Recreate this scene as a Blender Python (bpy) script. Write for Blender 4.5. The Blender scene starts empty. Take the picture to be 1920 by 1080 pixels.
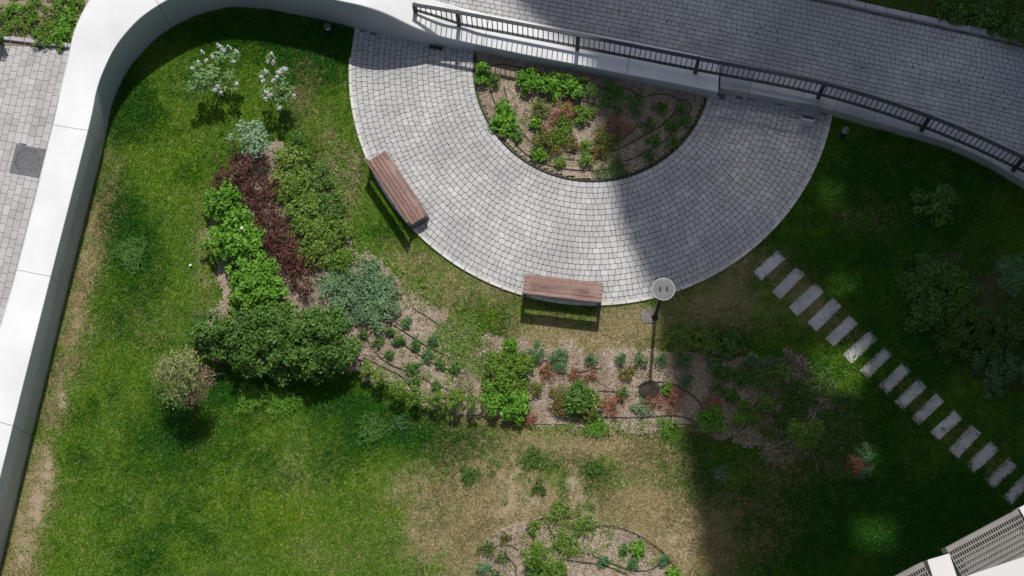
import bpy, math, random
import numpy as np
from mathutils import Matrix, Vector

# ------------------------------------------------------------------ camera, sky, sun, exposure
FOC, VX, VY = 3500.0, 1010.0, 1310.0          # focal length (px of a 1920 wide frame) and the nadir in the frame
_d = np.array([VX - 960, -(VY - 540), -FOC]); _d /= np.linalg.norm(_d)
_up = -_d
_x = np.array([1.0, 0, 0]); _x -= _up * _x.dot(_up); _x /= np.linalg.norm(_x)
ROT = np.array([_x, np.cross(_up, _x), _up])
CAM_H = 40.872

scene = bpy.context.scene
C = scene.collection
cam_data = bpy.data.cameras.new('camera')
cam = bpy.data.objects.new('camera', cam_data); C.objects.link(cam)
cam_data.sensor_width = 36.0; cam_data.lens = FOC * 36.0 / 1920.0
cam_data.clip_start = 0.1; cam_data.clip_end = 2000
cam.matrix_world = Matrix.Translation((0, 0, CAM_H)) @ Matrix([list(r) for r in ROT]).to_4x4()
scene.camera = cam

SUN = np.array([0.157, 1.66, 2.88]); SUN /= np.linalg.norm(SUN)
world = bpy.data.worlds.new('World'); scene.world = world; world.use_nodes = True
nt = world.node_tree
sky = nt.nodes.new('ShaderNodeTexSky'); sky.sky_type = 'NISHITA'; sky.sun_disc = False
sky.sun_elevation = math.asin(SUN[2]); sky.sun_rotation = math.atan2(SUN[0], SUN[1])
sky.altitude = 150; sky.air_density = 1.0; sky.dust_density = 2.5; sky.ozone_density = 1.0
bg = nt.nodes['Background']; bg.inputs['Strength'].default_value = 0.095
nt.links.new(sky.outputs['Color'], bg.inputs['Color'])
sun_data = bpy.data.lights.new('sun', 'SUN'); sun_data.energy = 4.3; sun_data.angle = math.radians(0.53)
sun_data.color = (1.0, 0.965, 0.91)
sun = bpy.data.objects.new('sun', sun_data); C.objects.link(sun)
sun.rotation_euler = Vector(SUN).to_track_quat('Z', 'Y').to_euler()
scene.view_settings.view_transform = 'Standard'; scene.view_settings.look = 'None'
scene.view_settings.exposure = 0.0; scene.view_settings.gamma = 1.0

# ------------------------------------------------------------------ survey helpers: photograph pixel <-> ground point
def P(px, py, z=0.0):
    r = ROT @ np.array([px - 960, -(py - 540), -FOC]) / FOC
    t = (CAM_H - z) / -r[2]
    return np.array([r[0] * t, r[1] * t, z])
def toPx(x, y, z=0.0):
    p = np.stack([np.asarray(x, float), np.asarray(y, float), np.asarray(z, float) - CAM_H + 0 * np.asarray(x, float)], -1)
    c = p @ ROT
    return 960 + FOC * c[..., 0] / -c[..., 2], 540 - FOC * c[..., 1] / -c[..., 2]
def inpoly(x, y, poly):
    x = np.asarray(x); y = np.asarray(y); res = np.zeros(x.shape, bool); n = len(poly)
    for i in range(n):
        x0, y0 = poly[i]; x1, y1 = poly[(i + 1) % n]
        if y0 == y1: continue
        c = ((y0 > y) != (y1 > y)) & (x < (x1 - x0) * (y - y0) / (y1 - y0) + x0)
        res ^= c
    return res
PXM = 83.0
rng = np.random.default_rng(7)
_lat = rng.random((64, 64))
def vnoise(x, y, s, o=0):
    x = np.asarray(x) / s + 17.3 * o + 100; y = np.asarray(y) / s + 9.1 * o + 100
    xi = np.floor(x).astype(int); yi = np.floor(y).astype(int)
    fx = x - xi; fy = y - yi; fx = fx * fx * (3 - 2 * fx); fy = fy * fy * (3 - 2 * fy)
    g = lambda a, b: _lat[a % 64, b % 64]
    return (g(xi, yi) * (1 - fx) + g(xi + 1, yi) * fx) * (1 - fy) + (g(xi, yi + 1) * (1 - fx) + g(xi + 1, yi + 1) * fx) * fy
def fbm(x, y, s, o=0):
    return 0.5 * vnoise(x, y, s, o) + 0.3 * vnoise(x, y, s * .45, o + 1) + 0.2 * vnoise(x, y, s * .2, o + 2)
def smooth(pts, n=8):
    pts = [np.array(p, float) for p in pts]; out = []
    for i in range(len(pts) - 1):
        p0 = pts[max(i - 1, 0)]; p1 = pts[i]; p2 = pts[i + 1]; p3 = pts[min(i + 2, len(pts) - 1)]
        for k in range(n):
            t = k / n
            out.append(.5 * ((2 * p1) + (-p0 + p2) * t + (2 * p0 - 5 * p1 + 4 * p2 - p3) * t * t + (-p0 + 3 * p1 - 3 * p2 + p3) * t ** 3))
    out.append(pts[-1]); return out

# ------------------------------------------------------------------ object helpers
def link(name, data, parent=None, loc=None, rz=0.0):
    o = bpy.data.objects.new(name, data); C.objects.link(o)
    if parent is not None: o.parent = parent
    if loc is not None: o.location = [float(v) for v in loc]
    if rz: o.rotation_euler = (0, 0, rz)
    return o
def tag(o, label=None, cat=None, group=None, kind=None):
    if label: o['label'] = label
    if cat: o['category'] = cat
    if group: o['group'] = group
    if kind: o['kind'] = kind
    return o
def thing(name, label, cat, loc=(0, 0, 0), rz=0.0, group=None):
    o = link(name, None, None, loc, rz); o.empty_display_size = .2
    return tag(o, label, cat, group)
def npmesh(name, verts, faces, mat, col=None, tint=None, shade=False):
    """verts (n,3); faces (m,k) array"""
    me = bpy.data.meshes.new(name)
    v = np.ascontiguousarray(verts, np.float32); f = np.ascontiguousarray(faces, np.int32)
    k = f.shape[1]
    me.vertices.add(len(v)); me.vertices.foreach_set('co', v.ravel())
    me.loops.add(f.size); me.loops.foreach_set('vertex_index', f.ravel())
    me.polygons.add(len(f)); me.polygons.foreach_set('loop_start', np.arange(0, f.size, k, dtype=np.int32))
    me.polygons.foreach_set('loop_total', np.full(len(f), k, np.int32))
    me.update(calc_edges=True)
    if col is not None:
        a = me.attributes.new('col', 'FLOAT_COLOR', 'POINT')
        c4 = np.ones((len(v), 4), np.float32); c4[:, :3] = col; a.data.foreach_set('color', c4.ravel())
    if tint is not None:
        a = me.attributes.new('tint', 'FLOAT', 'POINT'); a.data.foreach_set('value', np.ascontiguousarray(tint, np.float32))
    if shade: me.polygons.foreach_set('use_smooth', np.ones(len(f), bool))
    me.materials.append(mat); return me
class MB:
    def __init__(s): s.v = []; s.f = []; s.t = []
    def add(s, verts, faces, tint=0.5):
        b = len(s.v); s.v += [tuple(float(c) for c in p) for p in verts]; s.t += [tint] * len(verts)
        s.f += [tuple(b + i for i in f) for f in faces]; return s
    def box(s, c, d, rz=0.0, tint=.5):
        x, y, z = d[0] / 2, d[1] / 2, d[2] / 2; cs, sn = math.cos(rz), math.sin(rz); vs = []
        for dz in (-z, z):
            for dx, dy in ((-x, -y), (x, -y), (x, y), (-x, y)):
                vs.append((c[0] + dx * cs - dy * sn, c[1] + dx * sn + dy * cs, c[2] + dz))
        return s.add(vs, [(3, 2, 1, 0), (4, 5, 6, 7), (0, 1, 5, 4), (1, 2, 6, 5), (2, 3, 7, 6), (3, 0, 4, 7)], tint)
    def prism(s, poly, z0, z1, bev=0.0, tint=.5):
        """poly ccw list of xy; bevelled top"""
        n = len(poly); p = np.array(poly, float); c = p.mean(0); vs = [(x, y, z0) for x, y in p]
        rings = 1
        if bev > 0:
            vs += [(x, y, z1 - bev) for x, y in p]; q = c + (p - c) * (1 - bev / max(1e-6, np.linalg.norm(p - c, axis=1).mean())); rings = 2
            vs += [(x, y, z1) for x, y in q]
        else: vs += [(x, y, z1) for x, y in p]
        fs = []
        for r in range(rings):
            for i in range(n):
                j = (i + 1) % n; fs.append((r * n + i, r * n + j, (r + 1) * n + j, (r + 1) * n + i))
        fs.append(tuple(rings * n + i for i in range(n))); fs.append(tuple(reversed(range(n))))
        return s.add(vs, fs, tint)
    def tube(s, path, rad, sides=6, tint=.5):
        path = [np.array(p, float) for p in path]; n = len(path); vs = []
        for i, p in enumerate(path):
            t = path[min(i + 1, n - 1)] - path[max(i - 1, 0)]; t /= max(np.linalg.norm(t), 1e-9)
            a = np.array([0, 0, 1.0]) if abs(t[2]) < .9 else np.array([1.0, 0, 0])
            u = np.cross(t, a); u /= np.linalg.norm(u); w = np.cross(u, t)
            r = rad[i] if hasattr(rad, '__len__') else rad
            for k in range(sides):
                g = 2 * math.pi * k / sides; vs.append(p + r * (math.cos(g) * u + math.sin(g) * w))
        fs = []
        for i in range(n - 1):
            for k in range(sides):
                j = (k + 1) % sides; fs.append((i * sides + k, i * sides + j, (i + 1) * sides + j, (i + 1) * sides + k))
        fs.append(tuple(range(sides))); fs.append(tuple((n - 1) * sides + k for k in reversed(range(sides))))
        return s.add(vs, fs, tint)
    def lathe(s, prof, n=24, c=(0, 0), tint=.5):
        vs = []
        for r, z in prof:
            for k in range(n):
                g = 2 * math.pi * k / n; vs.append((c[0] + r * math.cos(g), c[1] + r * math.sin(g), z))
        fs = []
        for i in range(len(prof) - 1):
            for k in range(n):
                j = (k + 1) % n; fs.append((i * n + k, i * n + j, (i + 1) * n + j, (i + 1) * n + k))
        fs.append(tuple(reversed(range(n)))); fs.append(tuple((len(prof) - 1) * n + k for k in range(n)))
        return s.add(vs, fs, tint)
    def mesh(s, name, mat, smooth_=False):
        me = bpy.data.meshes.new(name); me.from_pydata(s.v, [], s.f); me.materials.append(mat)
        a = me.attributes.new('tint', 'FLOAT', 'POINT'); a.data.foreach_set('value', np.array(s.t, np.float32))
        if smooth_: me.polygons.foreach_set('use_smooth', np.ones(len(me.polygons), bool))
        me.update(); return me
    def build(s, name, mat, parent=None, smooth_=False, loc=None, rz=0.0):
        return link(name, s.mesh(name, mat, smooth_), parent, loc, rz)

# ------------------------------------------------------------------ materials
def mat_new(name):
    m = bpy.data.materials.new(name); m.use_nodes = True; n = m.node_tree
    b = n.nodes['Principled BSDF']; return m, n, b
def N(n, t, **kw):
    o = n.nodes.new(t)
    for k, v in kw.items(): setattr(o, k, v)
    return o
def ramp(n, stops):
    r = N(n, 'ShaderNodeValToRGB'); e = r.color_ramp.elements
    while len(e) < len(stops): e.new(.5)
    for el, (p, c) in zip(e, stops): el.position = p; el.color = (*c, 1)
    return r
def surf(name, c0, c1, rough=.8, scale=6.0, detail=6, tint=0.0, bump=0.0, bscale=60.0, metal=0.0, spec=.3, stain=None, sscale=.8, speck=0.0):
    """mottled procedural surface: noise between c0 and c1, optional per-piece tint attribute, stains, bump"""
    m, n, b = mat_new(name); L = n.links.new
    tc = N(n, 'ShaderNodeTexCoord'); geo = N(n, 'ShaderNodeNewGeometry')
    no = N(n, 'ShaderNodeTexNoise'); no.inputs['Scale'].default_value = scale; no.inputs['Detail'].default_value = detail
    L(geo.outputs['Position'], no.inputs['Vector'])
    rp = ramp(n, [(.3, c0), (.7, c1)]); L(no.outputs['Fac'], rp.inputs['Fac']); cur = rp.outputs['Color']
    if tint:
        at = N(n, 'ShaderNodeAttribute', attribute_name='tint')
        mr = N(n, 'ShaderNodeMapRange'); mr.inputs['To Min'].default_value = 1 - tint; mr.inputs['To Max'].default_value = 1 + tint
        L(at.outputs['Fac'], mr.inputs['Value'])
        mx = N(n, 'ShaderNodeVectorMath', operation='SCALE'); L(cur, mx.inputs[0]); L(mr.outputs['Result'], mx.inputs['Scale']); cur = mx.outputs['Vector']
    if stain:
        n2 = N(n, 'ShaderNodeTexNoise'); n2.inputs['Scale'].default_value = sscale; n2.inputs['Detail'].default_value = 8
        L(geo.outputs['Position'], n2.inputs['Vector'])
        r2 = ramp(n, [(.45, (0, 0, 0)), (.75, (1, 1, 1))]); L(n2.outputs['Fac'], r2.inputs['Fac'])
        mx = N(n, 'ShaderNodeMix', data_type='RGBA'); L(r2.outputs['Color'], mx.inputs['Factor']); L(cur, mx.inputs[6]); mx.inputs[7].default_value = (*stain, 1); cur = mx.outputs[2]
    if speck:
        n3 = N(n, 'ShaderNodeTexNoise'); n3.inputs['Scale'].default_value = 90; n3.inputs['Detail'].default_value = 2
        L(geo.outputs['Position'], n3.inputs['Vector'])
        mr = N(n, 'ShaderNodeMapRange'); mr.inputs['From Min'].default_value = .3; mr.inputs['From Max'].default_value = .7
        mr.inputs['To Min'].default_value = 1 - speck; mr.inputs['To Max'].default_value = 1 + speck
        L(n3.outputs['Fac'], mr.inputs['Value'])
        mx = N(n, 'ShaderNodeVectorMath', operation='SCALE'); L(cur, mx.inputs[0]); L(mr.outputs['Result'], mx.inputs['Scale']); cur = mx.outputs['Vector']
    L(cur, b.inputs['Base Color']); b.inputs['Roughness'].default_value = rough; b.inputs['Metallic'].default_value = metal
    b.inputs['Specular IOR Level'].default_value = spec
    if bump:
        nb = N(n, 'ShaderNodeTexNoise'); nb.inputs['Scale'].default_value = bscale; nb.inputs['Detail'].default_value = 4
        L(geo.outputs['Position'], nb.inputs['Vector'])
        bp = N(n, 'ShaderNodeBump'); bp.inputs['Strength'].default_value = bump; bp.inputs['Distance'].default_value = .02
        L(nb.outputs['Fac'], bp.inputs['Height']); L(bp.outputs['Normal'], b.inputs['Normal'])
    return m
def leafmat(name, cols, trans=.3, rough=.5, spec=.25):
    """leaf colours picked per leaf from the tint attribute"""
    m, n, b = mat_new(name); L = n.links.new
    at = N(n, 'ShaderNodeAttribute', attribute_name='tint')
    k = len(cols); rp = ramp(n, [(i / (k - 1) if k > 1 else 0, c) for i, c in enumerate(cols)]); L(at.outputs['Fac'], rp.inputs['Fac'])
    L(rp.outputs['Color'], b.inputs['Base Color']); b.inputs['Roughness'].default_value = rough; b.inputs['Specular IOR Level'].default_value = spec
    tr = N(n, 'ShaderNodeBsdfTranslucent'); L(rp.outputs['Color'], tr.inputs['Color'])
    mx = N(n, 'ShaderNodeMixShader'); mx.inputs['Fac'].default_value = trans
    L(b.outputs['BSDF'], mx.inputs[1]); L(tr.outputs['BSDF'], mx.inputs[2]); L(mx.outputs['Shader'], n.nodes['Material Output'].inputs['Surface'])
    return m
def colmat(name, trans=0.0, rough=.8, noise=0.0, nscale=30.0, bump=0.0):
    """colour attribute 'col' with fine noise"""
    m, n, b = mat_new(name); L = n.links.new
    at = N(n, 'ShaderNodeAttribute', attribute_name='col'); cur = at.outputs['Color']
    if noise:
        geo = N(n, 'ShaderNodeNewGeometry'); no = N(n, 'ShaderNodeTexNoise'); no.inputs['Scale'].default_value = nscale; no.inputs['Detail'].default_value = 6
        L(geo.outputs['Position'], no.inputs['Vector'])
        mr = N(n, 'ShaderNodeMapRange'); mr.inputs['From Min'].default_value = .3; mr.inputs['From Max'].default_value = .7
        mr.inputs['To Min'].default_value = 1 - noise; mr.inputs['To Max'].default_value = 1 + noise
        L(no.outputs['Fac'], mr.inputs['Value']); mx = N(n, 'ShaderNodeVectorMath', operation='SCALE')
        L(cur, mx.inputs[0]); L(mr.outputs['Result'], mx.inputs['Scale']); cur = mx.outputs['Vector']
        if bump:
            bp = N(n, 'ShaderNodeBump'); bp.inputs['Strength'].default_value = bump; bp.inputs['Distance'].default_value = .02
            L(no.outputs['Fac'], bp.inputs['Height']); L(bp.outputs['Normal'], b.inputs['Normal'])
    L(cur, b.inputs['Base Color']); b.inputs['Roughness'].default_value = rough; b.inputs['Specular IOR Level'].default_value = .06
    if trans:
        tr = N(n, 'ShaderNodeBsdfTranslucent'); L(cur, tr.inputs['Color']); mx = N(n, 'ShaderNodeMixShader'); mx.inputs['Fac'].default_value = trans
        L(b.outputs['BSDF'], mx.inputs[1]); L(tr.outputs['BSDF'], mx.inputs[2]); L(mx.outputs['Shader'], n.nodes['Material Output'].inputs['Surface'])
    return m

M = {}
M['paver'] = surf('paver_grey', (.355, .35, .343), (.43, .425, .417), .85, 3.0, 6, tint=.15, bump=.25, bscale=80, stain=(.295, .292, .295), sscale=.8, speck=.16)
M['joint'] = surf('joint_sand', (.10, .097, .092), (.18, .172, .16), .95, 9)
M['roadpaver'] = surf('road_paver', (.32, .315, .315), (.395, .39, .388), .85, 1.6, 6, tint=.16, bump=.25, bscale=80, stain=(.25, .25, .265), sscale=.5, speck=.12)
M['walkpaver'] = surf('walk_paver', (.32, .305, .30), (.40, .385, .375), .85, 2.0, 6, tint=.13, bump=.2, bscale=80, speck=.10)
M['edging'] = surf('edging_stone', (.44, .43, .39), (.53, .52, .48), .85, 5, tint=.1, bump=.2)
M['white'] = surf('white_render', (.575, .575, .58), (.62, .62, .625), .55, 1.2, 5, stain=(.52, .525, .53), sscale=1.1, spec=.4, speck=.02)
M['wallface_shade'] = surf('wall_face_shade', (.30, .325, .35), (.35, .375, .40), .38, .9, 4, spec=.5)  # inner face of the white wall, its shade mixed into a greyer colour
M['concrete'] = surf('grey_concrete', (.30, .305, .315), (.37, .37, .38), .85, 2.0, 7, tint=.08, bump=.15, stain=(.27, .27, .28), sscale=.9)
M['kerb'] = surf('kerb_granite', (.30, .29, .31), (.40, .38, .40), .8, 9, bump=.2, tint=.1)
M['slab'] = surf('stepping_slab', (.37, .36, .355), (.46, .45, .44), .85, 5, 7, tint=.15, bump=.3, stain=(.24, .245, .21), sscale=2.2, speck=.1)
M['iron'] = surf('railing_paint', (.03, .034, .04), (.042, .047, .054), .65, 8, spec=.25)
M['darkmetal'] = surf('dark_grey_metal', (.085, .088, .098), (.12, .123, .135), .55, 6, metal=.2)
M['black'] = surf('black_plastic', (.012, .012, .012), (.022, .022, .022), .6, 10)
M['hose'] = surf('hose_black', (.016, .014, .013), (.035, .03, .028), .6, 10)
M['wood'] = surf('brown_slat', (.135, .072, .055), (.225, .135, .11), .65, 22, 8, tint=.2, bump=.2, bscale=40, stain=(.29, .19, .16), sscale=3.0)
M['manhole'] = surf('cast_iron', (.085, .085, .09), (.13, .13, .135), .6, 8, metal=.3, bump=.3)
M['lampgrey'] = surf('lamp_disc', (.13, .13, .135), (.17, .17, .175), .75, 6, spec=.15)
M['lampwhite'] = surf('opal_ring', (.75, .75, .72), (.8, .8, .78), .4, 6)
M['binlid'] = surf('bin_lid', (.10, .11, .125), (.13, .14, .155), .5, 6)
M['binbody'] = surf('bin_body', (.5, .5, .5), (.6, .6, .6), .7, 6)
M['beige'] = surf('beige_metal', (.135, .128, .118), (.175, .166, .152), .5, 4, spec=.4)
M['facade'] = surf('facade_white', (.46, .455, .45), (.53, .525, .52), .7, 1.5)
M['tower'] = surf('unseen_tower_render', (.40, .38, .36), (.46, .44, .42), .8, 1.0)
M['glass'] = surf('window_glass', (.03, .035, .04), (.05, .055, .06), .1, 1.0, spec=.6)
M['bark'] = surf('bark', (.07, .05, .035), (.13, .095, .07), .9, 25, bump=.4)
M['string'] = surf('guy_line', (.3, .3, .28), (.4, .4, .38), .8, 10)
M['stone'] = surf('footing_stone', (.09, .082, .07), (.22, .20, .175), .95, 22, bump=.6)
M['ground'] = colmat('lawn_ground', 0, .95, .45, 45, .5)
M['soil'] = colmat('bed_soil', 0, .95, .30, 40, .6)
M['grass'] = colmat('grass_blades', .25, .6)
M['chips'] = colmat('bark_chips', 0, .9)
LEAF = {
 'lilac': leafmat('leaf_lilac', [(.10, .20, .055), (.20, .33, .12), (.30, .42, .20)]),
 'flower': leafmat('lilac_flower', [(.48, .44, .54), (.64, .61, .69), (.78, .77, .80)], .25),
 'dogwood': leafmat('leaf_variegated', [(.14, .25, .12), (.27, .40, .25), (.46, .57, .42)]),
 'burgundy': leafmat('leaf_burgundy', [(.040, .012, .011), (.105, .034, .029), (.23, .115, .085)], .2),
 'bright': leafmat('leaf_bright', [(.055, .155, .012), (.120, .290, .022), (.23, .43, .060)]),
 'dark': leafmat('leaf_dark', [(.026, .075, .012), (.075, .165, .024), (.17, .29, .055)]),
 'mid': leafmat('leaf_mid', [(.075, .150, .016), (.165, .275, .040), (.30, .41, .10)]),
 'catmint': leafmat('leaf_greygreen', [(.085, .165, .070), (.165, .285, .135), (.28, .41, .235)]),
 'blue': leafmat('leaf_bluegreen', [(.045, .130, .038), (.095, .215, .072), (.16, .29, .125)]),
 'willow': leafmat('leaf_pale', [(.17, .20, .06), (.31, .34, .13), (.47, .48, .25)]),
 'pink': leafmat('leaf_pink', [(.20, .10, .075), (.32, .19, .15), (.42, .29, .23)]),
 'olive': leafmat('leaf_olive', [(.06, .10, .012), (.13, .17, .024), (.24, .24, .04)]),
 'orange': leafmat('leaf_orange', [(.17, .065, .03), (.33, .13, .07), (.47, .25, .16)]),
 'peren': leafmat('leaf_perennial', [(.038, .105, .016), (.085, .195, .030), (.16, .30, .065)]),
 'yellow': leafmat('leaf_yellowgreen', [(.06, .14, .012), (.12, .23, .022), (.21, .33, .045)]),
 'dry': leafmat('leaf_dry', [(.20, .15, .08), (.31, .25, .15), (.42, .36, .24)]),
}

# ------------------------------------------------------------------ wall and plaza geometry data (surveyed from the photograph)
PC = np.array([1.268, 14.17]); RO, RI = 5.585, 2.70       # plaza centre, outer and inner radius
ZR = 0.42                                                  # level of the road and the walk outside the wall
WALL = [  # base px, height, outer top px
 (-33, 1200, 1.55, -156, 1170), (60, 817, 1.54, -50, 778), (126, 545, 1.45, 30, 506), (193, 280, 1.45, 98, 234), (209, 205, 1.45, 113, 165),
 (228, 155, 1.45, 126, 110), (250, 118, 1.47, 143, 45), (285, 80, 1.5, 185, -25), (322, 53, 1.5, 250, -68), (360, 33, 1.5, 312, -98), (400, 20, 1.5, 375, -112),
 (440, 14, 1.5, 430, -116), (475, 15, 1.5, 475, -112), (512, 20, 1.5, 517, -103), (560, 29, 1.5, 570, -93), (600, 37, 1.53, 615, -84), (660, 52, 1.64, 682, -62),
 (700, 62, 1.65, 730, -40), (735, 70, 1.48, 772, -18), (783, 82, 1.06, 817, 0), (827, 88, .74, 860, 12), (873, 95, .60, 895, 21), (907, 101, .55, 919, 27),
 (1000, 120, .54, 1005, 43), (1085, 136, .535, 1095, 60), (1172, 153, .53, 1187, 77), (1260, 169, .52, 1275, 95), (1343, 186, .52, 1350, 112)]
JOINTS = [1, 2, 3, 8, 13, 22, 25]
GREY = [  # base px, inner top px offset handled by height; outer coping px
 (1346, 178, 1352, 113), (1400, 187, 1412, 124), (1498, 206, 1510, 144), (1560, 220, 1575, 160), (1630, 240, 1650, 181), (1720, 265, 1745, 212), (1780, 284, 1805, 234), (1847, 315, 1870, 264), (1920, 358, 1945, 303), (2060, 440, 2085, 385)]
GH = .50
LAWN_POLY = [(-33, 1300), (-33, 1200)] + [(w[0], w[1]) for w in WALL[1:]] + [(g[0], g[1]) for g in GREY[1:]] + [(2120, 480), (2120, 1300)]
BED_POLY = [(405, 330), (455, 290), (520, 250), (560, 290), (600, 350), (650, 440), (745, 505), (800, 575), (850, 600), (935, 635), (1000, 640), (1100, 652), (1260, 652), (1400, 655), (1500, 675),
 (1590, 750), (1640, 850), (1615, 905), (1530, 890), (1420, 845), (1290, 805), (1180, 800), (1000, 798), (900, 778), (800, 768), (720, 730), (640, 690), (520, 690), (400, 680), (360, 630), (420, 560), (395, 500), (390, 400)]
RIGHT_POLY = [(1690, 500), (1760, 480), (1860, 490), (1960, 500), (2060, 600), (2060, 760), (1900, 740), (1800, 690), (1720, 600)]
BOTTOM_POLY = [(890, 1080), (905, 1010), (960, 985), (1010, 970), (1080, 965), (1150, 985), (1210, 1010), (1255, 1050), (1280, 1100), (1270, 1200), (900, 1200)]
TOWER_SHADOW = [(900, -40), (975, 45), (1050, 112), (1100, 150), (1132, 290), (1160, 420), (1195, 500), (1222, 560), (1250, 720), (1285, 860), (1308, 1000), (1325, 1120)]

# ------------------------------------------------------------------ lawn colour field (green, lush, dry and bare turf, plus shade painted on the right lawn)
GREEN = np.array([.092, .205, .010]); LUSH = np.array([.030, .125, .016]); YEL = np.array([.145, .255, .009]); DRY = np.array([.31, .255, .13]); BARE = np.array([.38, .30, .21])  # LUSH is also the colour of the shade painted on the right lawn
DRYB = [(175, 430, 22, 60, 1.0), (150, 545, 25, 70, 1.0), (130, 650, 25, 50, .9), (105, 745, 22, 50, .9), (80, 880, 26, 70, 1.0), (45, 990, 30, 60, 1.0), (210, 330, 18, 60, .5), (25, 1090, 40, 50, .9),
 (570, 170, 25, 50, .5), (615, 280, 20, 60, .55), (640, 380, 25, 60, .5), (665, 320, 20, 40, .3), (860, 500, 60, 30, .55), (930, 545, 60, 30, .75), (1010, 625, 60, 35, .7), (1090, 640, 70, 30, .9), (1190, 615, 45, 40, 1.1), (1160, 600, 40, 25, .8),
 (760, 480, 40, 30, .5), (820, 560, 50, 40, .4), (860, 880, 60, 50, .5), (900, 950, 70, 60, .85), (950, 880, 60, 50, .7), (1000, 940, 90, 40, .8), (1080, 890, 30, 40, .8), (1150, 840, 90, 25, .9), (1050, 830, 90, 25, .7), (1230, 870, 60, 30, .6), (1200, 950, 60, 50, 1.0), (1270, 1000, 60, 60, 1.1), (1310, 1060, 60, 50, 1.0),
 (880, 1040, 60, 60, .7), (800, 1000, 60, 60, .45), (760, 920, 60, 40, .4), (560, 880, 60, 40, .25), (620, 1040, 60, 40, .3), (1400, 980, 70, 60, .6), (1480, 880, 60, 30, .4), (1380, 580, 70, 35, .7), (1290, 590, 60, 30, .6), (1400, 495, 50, 25, .8), (1350, 540, 60, 25, .6), (430, 630, 40, 40, .3), (380, 480, 18, 90, .5),
 (250, 600, 50, 40, .2), (300, 620, 50, 40, .2), (1630, 410, 50, 25, .35), (700, 600, 60, 50, .9), (780, 640, 60, 50, .9), (830, 700, 60, 50, .8), (740, 540, 40, 30, .6), (1100, 700, 140, 50, .9), (1200, 790, 140, 24, .7), (900, 780, 80, 20, .5), (1080, 1020, 180, 60, .8), (1460, 510, 25, 25, .8), (1500, 545, 25, 25, .8), (1530, 575, 25, 25, .8), (1562, 605, 25, 25, .7), (1595, 635, 22, 22, .5), (1690, 725, 20, 20, .4), (1720, 755, 20, 20, .5), (1790, 815, 20, 20, .4), (1825, 845, 20, 20, .5), (1860, 870, 20, 20, .5)]
LUSH_SHADEB = [(245, 460, 45, 60, .9), (240, 400, 40, 50, .7), (225, 350, 30, 60, .5), (500, 730, 100, 35, .9), (620, 740, 60, 35, .7), (740, 790, 70, 40, .9), (700, 830, 60, 40, .6), (320, 780, 60, 50, .5), (360, 830, 100, 60, .2), (280, 900, 100, 60, .2), (230, 590, 50, 60, .5), (440, 60, 200, 40, .9), (600, 90, 80, 50, .9), (250, 170, 50, 60, .8), (880, 830, 60, 25, .5), (820, 840, 80, 30, .6),
 (330, 1020, 90, 50, .5), (160, 880, 40, 90, .4), (1040, 870, 40, 25, .6), (1110, 890, 30, 40, .5), (1700, 380, 250, 160, .9), (1650, 900, 300, 160, .9), (1800, 1000, 250, 100, .9), (1450, 1040, 120, 60, .5), (1340, 620, 80, 40, .6), (1700, 640, 120, 100, .9), (730, 430, 40, 30, .4), (1050, 575, 60, 14, .5), (550, 230, 30, 40, .4)]  # wide right-hand ellipses put the tower's shade into the turf colour
YELB = [(540, 980, 70, 60, .9), (500, 1010, 60, 50, .5), (300, 200, 60, 50, .6), (480, 120, 50, 30, .7), (270, 310, 60, 60, .5), (330, 340, 60, 60, .4), (600, 200, 40, 60, .4), (200, 650, 60, 50, .4), (260, 690, 60, 40, .5), (160, 750, 40, 60, .4), (330, 930, 80, 60, .4), (430, 900, 80, 50, .3), (650, 560, 60, 60, .3), (720, 480, 50, 40, .4), (900, 570, 80, 30, .3), (1560, 360, 40, 30, .4), (700, 880, 100, 60, .3), (720, 960, 100, 60, .3)]
BAREB = [(90, 880, 12, 35, 1.0), (70, 950, 16, 40, .9), (45, 1040, 16, 30, .8), (118, 745, 9, 25, .8), (145, 605, 8, 20, .6), (165, 470, 8, 25, .5), (960, 920, 14, 30, .7), (1075, 905, 12, 20, .9), (1000, 945, 40, 16, .5), (1095, 945, 20, 30, .6), (935, 960, 30, 14, .5), (1280, 1010, 30, 60, .6), (1010, 880, 50, 14, .3), (665, 300, 8, 30, .4), (1060, 640, 50, 10, .4), (1450, 880, 20, 14, .3), (1380, 490, 40, 14, .5)]
def blob(px, py, L):
    w = np.zeros_like(px)
    for x, y, rx, ry, a in L:
        w += a * np.exp(-(((px - x) / rx) ** 2 + ((py - y) / ry) ** 2) * .8)
    return w
def field(x, y):
    px, py = toPx(x, y)
    n1 = fbm(x, y, 1.1, 3); n2 = fbm(x, y, .5, 7); n3 = vnoise(x, y, .12, 11)
    dry = blob(px, py, DRYB); lush = blob(px, py, LUSH_SHADEB); yel = blob(px, py, YELB); bare = blob(px, py, BAREB)  # lush: lush turf plus the painted shade on the right
    d = np.clip(dry * .95 + (n2 - .5) * 1.0 * np.clip(dry * 2, .12, 1) + (n3 - .5) * .5 * np.clip(dry * 2, .2, 1), 0, 1)
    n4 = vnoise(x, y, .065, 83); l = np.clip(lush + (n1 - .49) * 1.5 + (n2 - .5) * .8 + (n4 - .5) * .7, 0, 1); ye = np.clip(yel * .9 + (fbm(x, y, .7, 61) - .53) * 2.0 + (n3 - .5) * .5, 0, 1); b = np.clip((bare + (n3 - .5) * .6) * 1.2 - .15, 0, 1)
    return d, l, ye, b
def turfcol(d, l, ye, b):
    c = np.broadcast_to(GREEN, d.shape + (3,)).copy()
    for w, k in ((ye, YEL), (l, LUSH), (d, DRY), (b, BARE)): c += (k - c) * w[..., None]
    return c

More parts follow.
